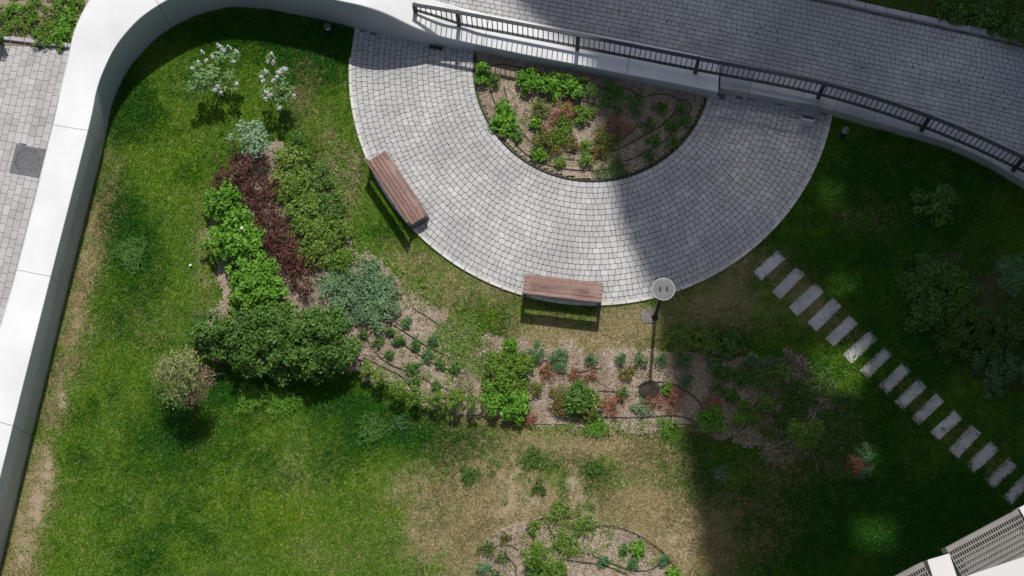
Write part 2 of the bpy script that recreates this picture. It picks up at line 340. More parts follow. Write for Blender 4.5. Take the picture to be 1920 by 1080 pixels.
# ------------------------------------------------------------------ ground sheet
def cover(a, b, far, step):
    inner = np.arange(a, b + step / 2, step)
    return np.concatenate([[-far, -far / 3, a - 20, a - 5], inner, [b + 5, b + 20, far / 3, far]])
gx = cover(-14.5, 13.5, 500, .1); gy = cover(-1.0, 17.5, 500, .1)
X, Y = np.meshgrid(gx, gy, indexing='ij'); nx, ny = X.shape
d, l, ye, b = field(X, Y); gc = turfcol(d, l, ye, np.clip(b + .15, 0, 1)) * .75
inner = (X > -15) & (X < 14) & (Y > -1.5) & (Y < 18)
Z = np.where(inner, (fbm(X, Y, .9, 21) - .5) * .03, 0) - .004
ii = np.arange(nx * ny).reshape(nx, ny)
gf = np.stack([ii[:-1, :-1], ii[1:, :-1], ii[1:, 1:], ii[:-1, 1:]], -1).reshape(-1, 4)
tag(link('lawn_ground', npmesh('lawn_ground', np.stack([X, Y, Z], -1).reshape(-1, 3), gf, M['ground'], col=gc.reshape(-1, 3), shade=True)), 'green and dry tan lawn turf around the planting beds', kind='structure')

def patch(name, poly, step, zf, colf, mat, kind, label, clip=None):
    p = np.array(poly); w = np.array([P(x, y)[:2] for x, y in poly])
    xs = np.arange(w[:, 0].min() - .1, w[:, 0].max() + .1, step); ys = np.arange(w[:, 1].min() - .1, w[:, 1].max() + .1, step)
    X, Y = np.meshgrid(xs, ys, indexing='ij'); px, py = toPx(X, Y)
    jx = (fbm(X, Y, .4, 31) - .5) * 60; jy = (fbm(X, Y, .4, 37) - .5) * 60
    ins = inpoly(px + jx, py + jy, poly) if clip is None else clip(X, Y, px, py)
    ii = np.arange(X.size).reshape(X.shape)
    f = np.stack([ii[:-1, :-1], ii[1:, :-1], ii[1:, 1:], ii[:-1, 1:]], -1)
    keep = ins[:-1, :-1] & ins[1:, :-1] & ins[1:, 1:] & ins[:-1, 1:]; f = f[keep]
    used = np.unique(f); mp = np.zeros(X.size, int); mp[used] = np.arange(len(used))
    V = np.stack([X, Y, zf(X, Y)], -1).reshape(-1, 3)[used]
    return tag(link(name, npmesh(name, V, mp[f], mat, col=colf(V[:, 0], V[:, 1]), shade=True)), label, kind=kind)
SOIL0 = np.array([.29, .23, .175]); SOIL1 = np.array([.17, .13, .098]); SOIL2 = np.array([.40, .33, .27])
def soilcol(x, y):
    px, py = toPx(x, y); dk = (1 - .5 * np.clip((px - 1330) / 150, 0, 1) * (py > 600))[..., None]  # soil colour darkened further where the tower's shade falls
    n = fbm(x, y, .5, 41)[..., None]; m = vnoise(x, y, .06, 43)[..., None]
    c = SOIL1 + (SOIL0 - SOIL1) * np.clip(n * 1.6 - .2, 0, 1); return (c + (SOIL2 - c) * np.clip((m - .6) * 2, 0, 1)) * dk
soilz = lambda X, Y: .028 + (fbm(X, Y, .35, 51) - .5) * .03
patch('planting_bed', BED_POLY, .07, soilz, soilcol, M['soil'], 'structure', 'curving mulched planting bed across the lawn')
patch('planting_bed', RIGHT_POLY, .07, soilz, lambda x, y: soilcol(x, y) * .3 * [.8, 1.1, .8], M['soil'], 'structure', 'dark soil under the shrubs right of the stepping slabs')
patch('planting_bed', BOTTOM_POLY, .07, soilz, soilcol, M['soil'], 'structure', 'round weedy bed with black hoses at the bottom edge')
SEMI = [(880, 90), (1330, 90), (1330, 350), (880, 350)]
def in_semi(X, Y, px, py):
    yb = np.interp(px, [w[0] for w in WALL], [w[1] for w in WALL])
    return (np.hypot(X - PC[0], Y - PC[1]) < RI - .02) & (py > yb - 6)
patch('planting_bed', SEMI, .06, lambda X, Y: .035 + (fbm(X, Y, .35, 51) - .5) * .035, soilcol, M['soil'], 'structure', 'half-round mulched bed inside the paved ring', in_semi)

# ------------------------------------------------------------------ paved ring of small setts
def wall_base_py(px): return np.interp(px, [w[0] for w in WALL] + [g[0] for g in GREY[1:]], [w[1] for w in WALL] + [g[1] for g in GREY[1:]])
plaza = link('plaza_paving', None); tag(plaza, 'ring of small grey setts around the half-round bed', kind='structure')
mb = MB(); n = 96; vs = []
for i in range(n + 1):
    a = math.pi * .93 + (math.pi * 1.14) * i / n
    vs += [(PC[0] + RI * math.cos(a), PC[1] + RI * math.sin(a), .034), (PC[0] + (RO - .02) * math.cos(a), PC[1] + (RO - .02) * math.sin(a), .034)]
mb.add(vs, [(2 * i, 2 * i + 1, 2 * i + 3, 2 * i + 2) for i in range(n)]); mb.build('joint_bed', M['joint'], plaza)
rs = random.Random(3); cells = []
r = RI + .045; ring_w = .128
while r < RO - .10:
    a = math.pi * .94 + rs.random() * .03
    while a < math.pi * 2.06:
        w = rs.choice([.095, .118, .13, .15, .165]); da = w / (r + ring_w / 2)
        a0, a1 = a + .0027 / r, a + da - .0027 / r; r0, r1 = r + .0030, r + ring_w - .0030
        am = (a0 + a1) / 2; rm = (r0 + r1) / 2; cx, cy = PC[0] + rm * math.cos(am), PC[1] + rm * math.sin(am)
        px, py = toPx(cx, cy)
        if py > wall_base_py(px) - 4 and -20 < px < 1960:
            cells.append((a0, a1, r0, r1, cx, cy, py))
        a += da
    r += ring_w
def fix_ccw(poly):
    s = sum(poly[i][0] * poly[(i + 1) % len(poly)][1] - poly[(i + 1) % len(poly)][0] * poly[i][1] for i in range(len(poly)))
    return poly if s > 0 else poly[::-1]
def sett(a0, a1, r0, r1, mb, tint, dz):
    c = .0155; qa0, qa1 = a0 + c / r0, a1 - c / r0
    pol = [(r0, qa0), (r0 + c, a0), (r1 - c, a0), (r1, qa0), (r1, qa1), (r1 - c, a1), (r0 + c, a1), (r0, qa1)]
    mb.prism(fix_ccw([(PC[0] + q * math.cos(t), PC[1] + q * math.sin(t)) for q, t in pol]), .02, .058 + dz, .006, tint)
order = sorted(range(len(cells)), key=lambda i: -((cells[i][1] - cells[i][0]) * cells[i][3] * 10 + cells[i][6] / 400))
big = set(order[:300]); rest = MB()
for i, (a0, a1, r0, r1, cx, cy, py) in enumerate(cells):
    t = min(1, max(0, rs.gauss(.5, .22))); dz = rs.uniform(-.002, .003)
    if i in big: m1 = MB(); sett(a0, a1, r0, r1, m1, t, dz); m1.build('sett', M['paver'], plaza)
    else: sett(a0, a1, r0, r1, rest, t, dz)
tag(rest.build('setts', M['paver'], plaza), kind='stuff')
k = 58
for i in range(k):                                   # outer edging stones, slightly proud
    a0 = math.pi * .985 + math.pi * 1.04 * i / k + .0015; a1 = math.pi * .985 + math.pi * 1.04 * (i + 1) / k - .0015
    pts = [(PC[0] + q * math.cos(t), PC[1] + q * math.sin(t)) for q, t in ((RO - .055, a0), (RO + .012, a0), (RO + .012, a1), (RO - .055, a1))]
    px, py = toPx(*np.mean(pts, 0))
    if py > wall_base_py(px) - 2: MB().prism(fix_ccw(pts), -.05, .066, .006, rs.random()).build('edging_stone', M['edging'], plaza)
path = [(PC[0] + (RI + .012) * math.cos(t), PC[1] + (RI + .012) * math.sin(t), .06) for t in np.linspace(math.pi * .965, math.pi * 2.03, 80)]
path = [p for p in path if toPx(p[0], p[1])[1] > wall_base_py(toPx(p[0], p[1])[0]) - 2]
mb = MB(); vs = []; fs = []
for x, y, z in path:
    dr = np.array([x, y]) - PC; dr /= np.linalg.norm(dr)
    for o, zz in ((-.018, 0), (-.018, .075), (.014, .075), (.014, 0)): vs.append((x + dr[0] * o, y + dr[1] * o, zz))
for i in range(len(path) - 1):
    for q in range(3): fs.append((4 * i + q, 4 * i + q + 1, 4 * i + 5 + q, 4 * i + 4 + q))
mb.add(vs, fs); mb.build('inner_edging', M['black'], plaza)

# ------------------------------------------------------------------ road beyond the wall
road = link('road', None); tag(road, 'shaded grey block-paved road behind the railing', kind='structure')
KERB = [(700, -165), (900, -130), (1100, -92), (1300, -53), (1543, -2), (1640, 20), (1760, 46), (1920, 82), (2100, 130), (2300, 190)]
kerb_w = smooth([P(x, y, ZR + .1) for x, y in KERB], 10)
poly = [P(*p, ZR) for p in [(560, -150), (700, -30), (740, -8), (800, 35), (880, 60), (1000, 82), (1187, 115), (1280, 132), (1377, 140), (1560, 180), (1680, 210), (1800, 255), (1920, 318), (2085, 410), (2300, 520)]]
mb = MB(); mb.add([(p[0], p[1], ZR - .012) for p in poly] + [(p[0], p[1], ZR - .012) for p in reversed(kerb_w)], [tuple(range(len(poly) + len(kerb_w)))])
o = mb.build('joint_bed', M['joint'], road)
kw = np.array(kerb_w)[:, :2]; seg = np.r_[0, np.cumsum(np.linalg.norm(np.diff(kw, axis=0), axis=1))]
def along(s, off):
    x = np.interp(s, seg, kw[:, 0]); y = np.interp(s, seg, kw[:, 1]); e = .3
    t = np.array([np.interp(s + e, seg, kw[:, 0]) - np.interp(s - e, seg, kw[:, 0]), np.interp(s + e, seg, kw[:, 1]) - np.interp(s - e, seg, kw[:, 1])]); t /= np.linalg.norm(t)
    return np.array([x, y]) + np.array([t[1], -t[0]]) * off
outer_px = [w[3] for w in WALL if w[3] > 700] + [g[2] for g in GREY]; outer_py = [w[4] for w in WALL if w[3] > 700] + [g[3] for g in GREY]
rr = random.Random(11); rcells = []; row = 0; off = .06
while off < 6.2:
    w = .108 if row > 9 else .118; s = rr.random() * .15 + .4
    while s < seg[-1] - .5:
        ln = rr.choice([.13, .155, .18, .205]) if row > 9 else rr.choice([.11, .13, .15])
        c = along(s + ln / 2, off + w / 2); px, py = toPx(c[0], c[1], ZR)
        if 740 < px < 2080 and -70 < py < np.interp(px, outer_px, outer_py) + 12:
            q = [along(s + .004, off + .004), along(s + ln - .004, off + .004), along(s + ln - .004, off + w - .004), along(s + .004, off + w - .004)]
            rcells.append((q, px, py, row, ln))
        s += ln
    off += w; row += 1
def block(q, z0, z1, mb, tint, c=.012, bev=.005):
    q = fix_ccw([tuple(p) for p in q]); pts = []
    for i in range(4):
        p = np.array(q[i]); a = np.array(q[i - 1]); b = np.array(q[(i + 1) % 4])
        pts += [tuple(p + (a - p) / np.linalg.norm(a - p) * c), tuple(p + (b - p) / np.linalg.norm(b - p) * c)]
    mb.prism(pts, z0, z1, bev, tint)
vis = [i for i, c in enumerate(rcells) if 800 < c[1] < 1910 and 5 < c[2]]
big = set(sorted(vis, key=lambda i: -(rcells[i][4] * 4 + rcells[i][2] / 300))[:300]); rest = MB()
for i, (q, px, py, row, ln) in enumerate(rcells):
    t = min(1, max(0, rr.gauss(.5 if row > 9 else .78, .2))); z1 = ZR + .012 + rr.uniform(-.002, .002)
    if i in big: m1 = MB(); block(q, ZR - .02, z1, m1, t); m1.build('paving_block', M['roadpaver'], road)
    else: block(q, ZR - .02, z1, rest, t)
tag(rest.build('paving_blocks', M['roadpaver'], road), kind='stuff')
for i in range(0, len(kerb_w) - 4, 4):               # far kerb, one stone after another
    if toPx(*kerb_w[i + 4])[0] < 1440: continue
    vs = []
    for p, e in ((kerb_w[i], 1), (kerb_w[i + 1], 0), (kerb_w[i + 2], 0), (kerb_w[i + 3], 0), (kerb_w[i + 4], -1)):
        vs.append(p)
    m1 = MB(); V = []; 
    for k_, p in enumerate(vs):
        t = vs[min(k_ + 1, 4)] - vs[max(k_ - 1, 0)]; t = t / np.linalg.norm(t); nrm = np.array([t[1], -t[0], 0]); sh = t * (.006 if k_ == 0 else -.006 if k_ == 4 else 0)
        for o_, zz in ((.0, ZR - .1), (.0, ZR + .115), (-.02, ZR + .13), (-.125, ZR + .13), (-.14, ZR - .1)):
            V.append(p[:3] * [1, 1, 0] + sh + nrm * o_ + [0, 0, zz])
    F = []
    for k_ in range(4):
        for q in range(4): F.append((5 * k_ + q, 5 * k_ + q + 1, 5 * k_ + 6 + q, 5 * k_ + 5 + q))
    F += [(0, 1, 2, 3, 4), tuple(20 + q for q in (4, 3, 2, 1, 0))]
    m1.add(V, F, rr.random()); m1.build('kerb_stone', M['kerb'], road)
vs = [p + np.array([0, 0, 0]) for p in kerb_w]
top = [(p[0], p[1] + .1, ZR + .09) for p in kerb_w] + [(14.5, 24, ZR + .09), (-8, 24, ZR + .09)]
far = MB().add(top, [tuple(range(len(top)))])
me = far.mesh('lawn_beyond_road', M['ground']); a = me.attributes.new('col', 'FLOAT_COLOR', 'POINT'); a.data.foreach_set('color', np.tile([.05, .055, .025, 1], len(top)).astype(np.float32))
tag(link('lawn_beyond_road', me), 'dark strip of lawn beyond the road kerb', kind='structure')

# ------------------------------------------------------------------ walk, bed and kerb left of the white wall
walk = link('walk', None); tag(walk, 'grey block-paved walk outside the white wall', kind='structure')
A0 = P(98, 234, ZR)[:2]; dirw = P(30, 506, ZR)[:2] - A0; dirw /= np.linalg.norm(dirw); nw = np.array([dirw[1], -dirw[0]])   # nw points left
if nw[0] > 0: nw = -nw
mb = MB(); q = [A0 - dirw * 4 - nw * .4, A0 + dirw * 9 - nw * .4, A0 + dirw * 9 + nw * 6, A0 - dirw * 4 + nw * 6]
mb.add([(p[0], p[1], ZR - .012) for p in q], [(0, 1, 2, 3)]); mb.build('joint_bed', M['joint'], walk)
MH = P(52, 302, ZR); wcells = []; wr = random.Random(5)
kerbline = lambda px: 86 + (px - 66) * .12
for c_ in range(-2, 22):
    s = -4 + wr.choice([0, .1, .2]) * .6
    while s < 7:
        ln = wr.choice([.15, .2, .2, .25]); w = .155
        o0 = c_ * w
        q = [A0 + dirw * (s + .003) + nw * (o0 + .003), A0 + dirw * (s + ln - .003) + nw * (o0 + .003), A0 + dirw * (s + ln - .003) + nw * (o0 + w - .003), A0 + dirw * (s + .003) + nw * (o0 + w - .003)]
        cc = np.mean(q, 0); px, py = toPx(cc[0], cc[1], ZR)
        if -90 < px < 190 and kerbline(px) - 2 < py < 760 and max(abs(np.dot(cc - MH[:2], dirw)), abs(np.dot(cc - MH[:2], nw))) > .31: wcells.append((q, px, py))
        s += ln
for q, px, py in wcells:
    m1 = MB(); block(q, ZR - .02, ZR + .012 + wr.uniform(-.001, .001), m1, min(1, max(0, wr.gauss(.5, .22))), .004, .003); m1.build('paving_block', M['walkpaver'], walk)
for i in range(8):
    x0 = -60 + i * 27; p0 = P(x0 + .6, kerbline(x0) - 6, ZR); p1 = P(x0 + 26.4, kerbline(x0 + 27) - 6, ZR)
    t = (p1 - p0)[:2]; L_ = np.linalg.norm(t); MB().box((*((p0 + p1) / 2)[:2], ZR + .04), (L_, .09, .16), math.atan2(t[1], t[0]), wr.random()).build('kerb_stone', M['kerb'], walk)
q = [(-80, 80), (-80, -90), (190, -90), (155, 92)]
pl = [P(x, y, ZR) for x, y in q]; xs = [(p[0], p[1], ZR + .03) for p in pl]
me = MB().add(xs, [(0, 1, 2, 3)]).mesh('planting_bed', M['soil']); a = me.attributes.new('col', 'FLOAT_COLOR', 'POINT'); a.data.foreach_set('color', np.tile([.26, .20, .15, 1], 4).astype(np.float32))
tag(link('planting_bed', me), 'mulched bed above the walk in the top left corner', kind='structure')
rzw = math.atan2(dirw[1], dirw[0])
mh = thing('manhole', 'square dark manhole with round ribbed lid in the grey walk', 'manhole', (MH[0], MH[1], ZR + .008), rzw)
f = MB(); s_ = .34
vs = []; fs = []
for i in range(32):
    g = 2 * math.pi * i / 32; cx, sy = math.cos(g), math.sin(g); sc = s_ / max(abs(cx), abs(sy))
    vs += [(.285 * cx, .285 * sy, .016), (sc * cx, sc * sy, .016), (sc * cx, sc * sy, -.05), (.285 * cx, .285 * sy, -.05)]
for i in range(32):
    j = (i + 1) % 32
    for q in range(4): fs.append((4 * i + q, 4 * j + q, 4 * j + (q + 1) % 4, 4 * i + (q + 1) % 4))
f.add(vs, fs); f.build('frame', M['manhole'], mh)
l_ = MB(); l_.lathe([(.276, -.04), (.276, .008), (.262, .012), (.235, .012), (.23, .006), (.20, .006), (.195, .013), (.165, .013), (.16, .006), (.12, .006), (.115, .013), (.02, .013)], 40)
lid = l_.build('lid', M['manhole'], mh)
for g in (0.6, 2.7, 4.8): MB().box((.25 * math.cos(g), .25 * math.sin(g), .014), (.03, .02, .006), g).build('key_slot', M['black'], lid)

# ------------------------------------------------------------------ white curved wall, one panel between each pair of joints
wall = thing('white_wall', 'smooth white curved wall with wide flat top bounding the lawn', 'wall')
OUTH = {15: 1.48, 16: 1.45, 17: 1.28, 18: 1.0, 19: .76, 20: .62, 21: .57}           # the cap dips outwards where the railing starts
ST = [np.r_[P(w[0], w[1])[:2], w[2], P(w[3], w[4], OUTH.get(i, w[2]))[:2], OUTH.get(i, w[2])] for i, w in enumerate(WALL)]
SM = smooth(ST, 6)
edges = [0] + [j * 6 for j in JOINTS] + [len(SM) - 1]
for a, b in zip(edges[:-1], edges[1:]):
    S = SM[a:b + 1]; V = []; F = []; K = 7
    for i, s in enumerate(S):
        nb = S[min(i + 1, len(S) - 1)] - S[max(i - 1, 0)]; t = nb[:2] / np.linalg.norm(nb[:2]); sh = t * (.005 if i == 0 else -.005 if i == len(S) - 1 else 0)
        bi = s[:2] + sh; h = s[2]; ou = s[3:5] + sh; ho = s[5]; dv = ou - bi; u = dv / np.linalg.norm(dv)
        V += [(*bi, -.3), (*bi, h - .03), (*(bi + u * .008), h - .008), (*(bi + u * .03), h), (*(ou - u * .03), ho), (*ou, ho - .03), (*ou, -.3)]
    for i in range(len(S) - 1):
        for q in range(K - 1): F.append((K * i + q, K * i + q + 1, K * i + K + q + 1, K * i + K + q))
    F += [tuple(range(K))[::-1], tuple(K * (len(S) - 1) + q for q in range(K))]
    mb = MB().add(V, F); o = mb.build('wall_panel', M['white'], wall); o.data.materials.append(M['wallface_shade'])
    for i in range(len(S) - 1): o.data.polygons[i * (K - 1)].material_index = 1
    # smooth along the wall, keep the top edge crisp
    o.data.polygons.foreach_set('use_smooth', np.ones(len(F), bool)); o.data.set_sharp_from_angle(angle=math.radians(35))
gw = thing('retaining_wall', 'low grey concrete retaining wall carrying the railing on the right', 'wall')
GS = smooth([np.r_[P(g[0], g[1])[:2], P(g[2], g[3], GH)[:2]] for g in GREY], 4)
for a in range(0, len(GS) - 1, 4):
    S = GS[a:a + 5]; V = []; F = []; V2 = []
    for i, s in enumerate(S):
        nb = S[min(i + 1, len(S) - 1)] - S[max(i - 1, 0)]; t = nb[:2] / np.linalg.norm(nb[:2]); sh = t * (.004 if i == 0 else -.004 if i == len(S) - 1 else 0)
        bi = s[:2] + sh; ou = s[2:] + sh; u = (ou - bi) / np.linalg.norm(ou - bi)
        V += [(*(bi + u * .03), -.3), (*(bi + u * .03), GH - .065), (*(ou - u * .03), GH - .065), (*(ou - u * .03), -.3)]
        V2 += [(*bi, GH - .063), (*bi, GH - .012), (*(bi + u * .012), GH), (*(ou - u * .012), GH), (*ou, GH - .012), (*ou, GH - .063)]
    nS = len(S)
    F = [(4 * i + q, 4 * i + q + 1, 4 * i + 5 + q, 4 * i + 4 + q) for i in range(nS - 1) for q in range(3)] + [(3, 2, 1, 0), tuple(4 * (nS - 1) + q for q in range(4))]
    F2 = [(6 * i + q, 6 * i + (q + 1) % 6, 6 * i + 6 + (q + 1) % 6, 6 * i + 6 + q) for i in range(nS - 1) for q in range(6)] + [(5, 4, 3, 2, 1, 0), tuple(6 * (nS - 1) + q for q in range(6))]
    body = MB().add(V, F, rr.random()).build('wall_block', M['concrete'], gw)
    MB().add(V2, F2, rr.random()).build('coping_stone', M['concrete'], gw)

# ------------------------------------------------------------------ railing
ZT = 1.46
RP = smooth([P(x, y, ZT) for x, y in [(777, 9), (858, 23), (1084, 66), (1310, 110), (1546, 157), (1744, 219), (1920, 296), (2085, 385)]], 16)
rail = thing('railing', 'dark metal railing with thin balusters along the curved wall top', 'railing')
def bar(path, w, h, name):
    V = []; F = []
    for i, p in enumerate(path):
        t = path[min(i + 1, len(path) - 1)] - path[max(i - 1, 0)]; t /= np.linalg.norm(t); nn = np.array([-t[1], t[0], 0])
        for a_, b_ in ((-w, -h), (w, -h), (w, h), (-w, h)): V.append(p + nn * a_ / 2 + np.array([0, 0, b_ / 2]))
    for i in range(len(path) - 1):
        for q in range(4): F.append((4 * i + q, 4 * i + 4 + q, 4 * i + 4 + (q + 1) % 4, 4 * i + (q + 1) % 4))
    F += [(0, 1, 2, 3), tuple(4 * (len(path) - 1) + q for q in (3, 2, 1, 0))]
    return MB().add(V, F).build(name, M['iron'], rail)
ZB = .72
bar(RP, .075, .045, 'top_rail'); zlow = lambda p: float(np.interp(toPx(p[0], p[1], ZT)[0], [777, 818, 862], [1.14, .95, ZB]))
bar([np.array([p[0], p[1], zlow(p)]) for p in RP], .06, .04, 'bottom_rail')
L_ = np.r_[0, np.cumsum([np.linalg.norm(RP[i + 1] - RP[i]) for i in range(len(RP) - 1)])]; RA = np.array(RP)
at = lambda s: np.array([np.interp(s, L_, RA[:, k]) for k in range(3)])
postS = [L_[i * 16] for i in range(8)]
for i, s in enumerate(postS):
    p = at(s); t = at(s + .05) - at(s - .05); zb = .5 if i else .9
    MB().box((p[0], p[1], (zb + ZT + .03) / 2), (.085, .085, ZT + .03 - zb), math.atan2(t[1], t[0])).build('post', M['iron'], rail)
s = .13; bal = None
while s < L_[-1]:
    if min(abs(s - q) for q in postS) > .06:
        p = at(s); t = at(s + .05) - at(s - .05)
        if bal is None: bal = MB().box((0, 0, 0), (.019, .019, 1.0)).mesh('baluster', M['iron'])
        zl = zlow(p); bo = link('baluster', bal, rail, (p[0], p[1], (ZT + zl) / 2), math.atan2(t[1], t[0])); bo.scale = (1, 1, ZT - zl - .04)
    s += .117

# ------------------------------------------------------------------ benches
def bench(f0, f1, label, seed):
    a = P(*f0, .45); b = P(*f1, .45); t = (b - a)[:2]; L = np.linalg.norm(t); rz = math.atan2(t[1], t[0]); mid = (a + b) / 2
    # local x along the bench, local -y towards the lawn (back)
    o = thing('park_bench', label, 'bench', (mid[0], mid[1], .0), rz, 'slatted benches on the plaza rim'); r_ = random.Random(seed)
    y = 0.0
    for k in range(5):
        z = .45 - (.012 if k == 0 else 0)
        m = MB(); m.box((0, -(y + .041), z), (L, .078, .03), 0, r_.random()); m.build('slat', M['wood'], o); y += .09
    for k, (yy, zz) in enumerate(((.480, .62), (.500, .72), (.520, .82))):
        m = MB(); m.box((0, 0, 0), (L, .022, .085), 0, r_.random()); s = m.build('backrest_slat', M['wood'], o); s.location = (0, -yy, zz); s.rotation_euler = (math.radians(11), 0, 0)
    for sx in (-1, 1):
        m = MB(); x = sx * (L / 2 - .033)
        prof = [(.0, .06), (-.05, .43), (-.40, .43), (-.455, .52), (-.485, .80), (-.52, .80), (-.47, .40), (-.46, .06)]
        V = [(x - .03, p[0], p[1]) for p in prof] + [(x + .03, p[0], p[1]) for p in prof]; n_ = len(prof)
        m.add(V, [(0, 1, 6, 7)[::-1], (1, 2, 6)[::-1], (2, 3, 6)[::-1], (3, 4, 5, 6)[::-1]] + [(8, 9, 14, 15), (9, 10, 14), (10, 11, 14), (11, 12, 13, 14)] + [(i, (i + 1) % n_, n_ + (i + 1) % n_, n_ + i) for i in range(n_)])
        m.build('end_panel', M['darkmetal'], o)
        MB().box((x, -.23, .035), (.08, .5, .07)).build('foot', M['darkmetal'], o)
    m = MB(); m.box((0, -.22, .41), (L - .2, .04, .035)); m.build('under_bar', M['darkmetal'], o)
    return o
bench((723, 282), (803, 402), 'brown slatted bench on the left rim of the plaza', 1)
bench((984, 513), (1131.7, 530.7), 'brown slatted bench beside the lamp post on the lower plaza rim', 2)

# ------------------------------------------------------------------ lamp post, bollard lights, litter bin
lb = P(1228, 595)
lamp = thing('lamp_post', 'black lamp post with flat round grey head at the plaza edge', 'lamp post', lb)
MB().lathe([(.075, 0), (.075, .03), (.05, .05), (.045, .5), (.038, .52), (.032, 2.8)], 14).build('pole', M['black'], lamp, True)
hd = MB().lathe([(.03, 2.76), (.06, 2.8), (.20, 2.88), (.232, 2.91), (.235, 2.93), (.225, 2.945), (.12, 2.952), (.02, 2.955)], 32).build('lamp_head', M['lampgrey'], lamp)
for sx in (-1, 1):
    m = MB().prism([(sx * .07 + .024 * math.cos(g), .062 * math.sin(g)) for g in np.linspace(0, 2 * math.pi, 13)[:-1]], 2.94, 2.966, .003); m.build('vent_slot', M['black'], hd)
MB().lathe([(.228, 2.925), (.24, 2.925), (.24, 2.945), (.228, 2.945)], 32).build('rim', M['kerb'], hd)
fo = P(1217, 592)
m = MB(); r_ = random.Random(9)
vs = [(fo[0] + .2 * (1 + r_.uniform(-.12, .1)) * math.cos(g), fo[1] + .19 * (1 + r_.uniform(-.12, .1)) * math.sin(g)) for g in np.linspace(0, 2 * math.pi, 17)[:-1]]
tag(m.prism(vs, -.05, .02, .008).build('lamp_footing', M['stone']), 'rough grey round footing at the foot of the lamp post', 'footing')
def bollard(px, py, label):
    p = P(px, py); o = thing('bollard_light', label, 'bollard light', p, 0, 'low bollard lights beside the wall')
    MB().lathe([(.09, 0), (.09, .02), (.055, .03), (.055, .42)], 16).build('post', M['black'], o)
    MB().lathe([(.06, .42), (.068, .44), (.068, .5), (.06, .51)], 18).build('diffuser_ring', M['lampwhite'], o)
    MB().lathe([(.075, .51), (.078, .525), (.07, .54), (.02, .545)], 18).build('cap', M['manhole'], o)
bollard(618, 64, 'dark bollard light on the shaded grass below the white wall'); bollard(1579, 256, 'bollard light on dark grass right of the litter bin')
bp = P(1512, 224); brz = math.atan2(-.22, 1)
bn = thing('litter_bin', 'small litter bin with dark sloping lid against the grey wall', 'bin', bp, brz)
m = MB(); m.add([(-.13, -.14, 0), (.13, -.14, 0), (.13, .14, 0), (-.13, .14, 0), (-.15, -.16, .42), (.15, -.16, .42), (.15, .15, .52), (-.15, .15, .52)], [(3, 2, 1, 0), (4, 5, 6, 7), (0, 1, 5, 4), (1, 2, 6, 5), (2, 3, 7, 6), (3, 0, 4, 7)]); m.build('body', M['binbody'], bn)
m = MB(); m.add([(-.165, -.09, .47), (.165, -.09, .47), (.165, .17, .575), (-.165, .17, .575), (-.16, -.085, .50), (.16, -.085, .50), (.16, .165, .605), (-.16, .165, .605)], [(3, 2, 1, 0), (4, 5, 6, 7), (0, 1, 5, 4), (1, 2, 6, 5), (2, 3, 7, 6), (3, 0, 4, 7)]); m.build('lid', M['binlid'], bn)
MB().box((0, -.105, .462), (.27, .03, .045)).build('opening', M['black'], bn)
g = P(818, 93); tag(MB().box((0, 0, 0), (.32, .05, .07)).build('wall_vent', M['black'], None, False, (g[0], g[1] + .01, .1), math.atan2(-.17, 1)), 'small black slot vent at the foot of the white wall', 'vent')

# ------------------------------------------------------------------ stepping slabs
ORD = ['first', 'second', 'third', 'fourth', 'fifth', 'sixth', 'seventh', 'eighth', 'ninth', 'tenth', 'eleventh', 'twelfth', 'thirteenth', 'fourteenth', 'fifteenth']
SL = [(1442, 498), (1478, 531), (1512, 562), (1546, 590), (1578, 621), (1613, 651), (1643, 680), (1677, 710), (1707, 740), (1739, 768), (1774, 798), (1809, 828), (1842, 857), (1877, 887), (1909, 917)]
sr = random.Random(4)
for i, (x, y) in enumerate(SL):
    p = P(x, y); q = P(x + 45, y - 45); rz = math.atan2(q[1] - p[1], q[0] - p[0]) + sr.uniform(-.06, .06) - .02; w, h = .405 + sr.uniform(-.03, .015), .137 + sr.uniform(-.01, .008)
    if i > 8: w -= .02
    pts = [(-w, -h), (-w * .3, -h - sr.uniform(-.004, .006)), (w, -h), (w, h), (w * .2, h + sr.uniform(-.004, .006)), (-w, h)]
    o = MB().prism(pts, -.05, .026 + sr.uniform(-.006, .006), .008, sr.random()).build('stepping_slab', M['slab'], None, False, p, rz)
    lab = ORD[i] + ' grey stepping slab counted from the plaza rim' if i < 14 else 'last grey stepping slab of the path, cut by the right edge'
    tag(o, lab, 'stepping slab', 'stepping slabs crossing the dark lawn')

